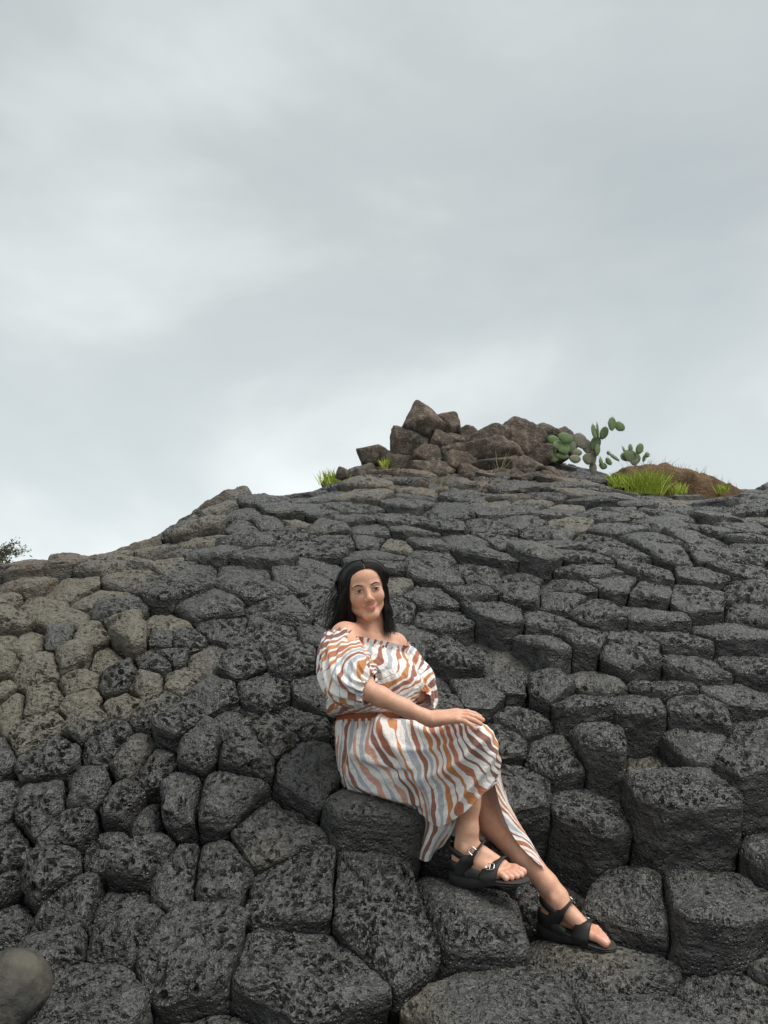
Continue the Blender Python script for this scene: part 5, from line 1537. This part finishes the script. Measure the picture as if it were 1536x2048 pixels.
def strap(F_, pts, width, thick=0.0035, wdir=None, lift=0.0):
    """flat band through local points (x, y, z), wide along wdir"""
    P = spline(np.array(pts, float), 34)
    T = nrm(np.gradient(P, axis=0))
    wd = np.broadcast_to(np.asarray(wdir if wdir is not None else (1, 0, 0), float), P.shape) if wdir is None or np.ndim(wdir) == 1 else spline(np.array(wdir, float), 34)
    wd = nrm(wd - (wd * T).sum(1, keepdims=True) * T); Nn = np.cross(T, wd)
    sec = []
    for a, b in ((-1, -1), (-0.9, 1), (0, 1.25), (0.9, 1), (1, -1), (0, -1)):
        sec.append(P + wd * a * width / 2 + Nn * b * thick / 2)
    S = np.stack(sec, 1); k = S.shape[1]
    v = S.reshape(-1, 3); v = F_[0] + v[:, :1] * F_[1] + v[:, 1:2] * F_[2] + v[:, 2:] * F_[3]
    i = np.arange(33)[:, None] * k; j = np.arange(k)[None]; j2 = (j + 1) % k
    return v, np.stack((i + j, i + k + j, i + k + j2, i + j2), -1).reshape(-1, 4)
def buckle(F_, c, t, w_, n_):
    """rounded rectangular frame with a prong"""
    c, t, w_, n_ = (np.asarray(x, float) for x in (c, t, w_, n_))
    t = nrm(t); w_ = nrm(w_ - t * (w_ @ t)); n_ = np.cross(t, w_)
    th = np.linspace(0, 2 * math.pi, 25)
    sx = np.sign(np.cos(th)) * np.abs(np.cos(th)) ** 0.5 * 0.0105; sy = np.sign(np.sin(th)) * np.abs(np.sin(th)) ** 0.5 * 0.0135
    P = c + sx[:, None] * t + sy[:, None] * w_
    v1, q1 = tube(P, 0.0017, 6); v2, q2 = tube([c - t * 0.010, c + n_ * 0.001, c + t * 0.010], 0.0011, 5)
    v, q = join([(v1, q1), (v2, q2)])
    return F_[0] + v[:, :1] * F_[1] + v[:, 1:2] * F_[2] + v[:, 2:] * F_[3], q
for F_, which in ((FR, 'right'), (FL, 'left')):
    sn = empty('sandal', F_[0])
    sn.parent = person; sn.matrix_parent_inverse = Matrix.Translation(-person.location)
    def part(name, vq, mat):
        o = add_obj(name, new_mesh(name, *vq), mat)
        o.parent = sn; o.matrix_parent_inverse = (Matrix.Translation(person.location) @ sn.matrix_parent_inverse @ Matrix.Translation(sn.location)).inverted() if False else Matrix.Translation(-sn.location)
        return o
    zt = lambda x: 0.001 + 0.0 * x + 0.010 * smooth01(x, 0.215, 0.25) * 0
    zb = lambda x: -0.012 - 0.026 * (1 - smooth01(x, 0.06, 0.17)) + 0.006 * smooth01(x, 0.18, 0.245)
    zm = lambda x: -0.005 + 0.0 * x
    part('foot_bed', slab(F_, zt, zm, 1.0), M_BED)
    part('sole', slab(F_, lambda x: zm(x) - 0.0006, zb, 1.02), M_SOLE)
    # front strap over the ball of the foot, ankle strap, heel counter
    part('toe_strap', strap(F_, [(0.150, 0.047, -0.006), (0.152, 0.049, 0.014), (0.150, 0.030, 0.044), (0.143, 0.004, 0.047), (0.136, -0.030, 0.036), (0.130, -0.050, 0.012), (0.128, -0.052, -0.006)], 0.054, wdir=(1, 0, 0.25)), M_LEATHER)
    part('ankle_strap', strap(F_, [(0.040, 0.036, -0.002), (0.058, 0.040, 0.030), (0.082, 0.036, 0.066), (0.094, 0.010, 0.087), (0.092, -0.014, 0.083), (0.076, -0.040, 0.062), (0.050, -0.041, 0.028), (0.036, -0.038, -0.002)], 0.042, wdir=(0.75, 0, 0.65)), M_LEATHER)
    part('heel_strap', strap(F_, [(0.064, 0.039, 0.050), (0.030, 0.036, 0.060), (0.002, 0.022, 0.068), (-0.009, 0.0, 0.070), (0.002, -0.022, 0.068), (0.030, -0.037, 0.060), (0.062, -0.041, 0.048)], 0.020, wdir=(0, 0, 1)), M_LEATHER)
    part('heel_counter', strap(F_, [(0.056, 0.037, 0.016), (0.020, 0.034, 0.018), (-0.006, 0.016, 0.018), (-0.011, 0.0, 0.018), (-0.006, -0.016, 0.018), (0.020, -0.035, 0.018), (0.050, -0.038, 0.016)], 0.036, wdir=(0, 0, 1)), M_LEATHER)
    for s in (1, -1):
        part('elastic_gore', strap(F_, [(0.052, s * 0.0375, 0.006), (0.075, s * 0.0395, 0.010), (0.098, s * 0.040, 0.004)], 0.026, 0.003, wdir=(0, 0, 1)), M_ELASTIC)
    part('buckle', buckle(F_, (0.134, -0.036, 0.0360), (0.06, -0.75, -0.55), (1, 0, 0.2), None or (0, 0, 1)), M_METAL)
    part('buckle', buckle(F_, (0.082, -0.037, 0.0745), (-0.45, -0.55, -0.62), (0.75, 0, -0.5), (0, -1, 0)), M_METAL)
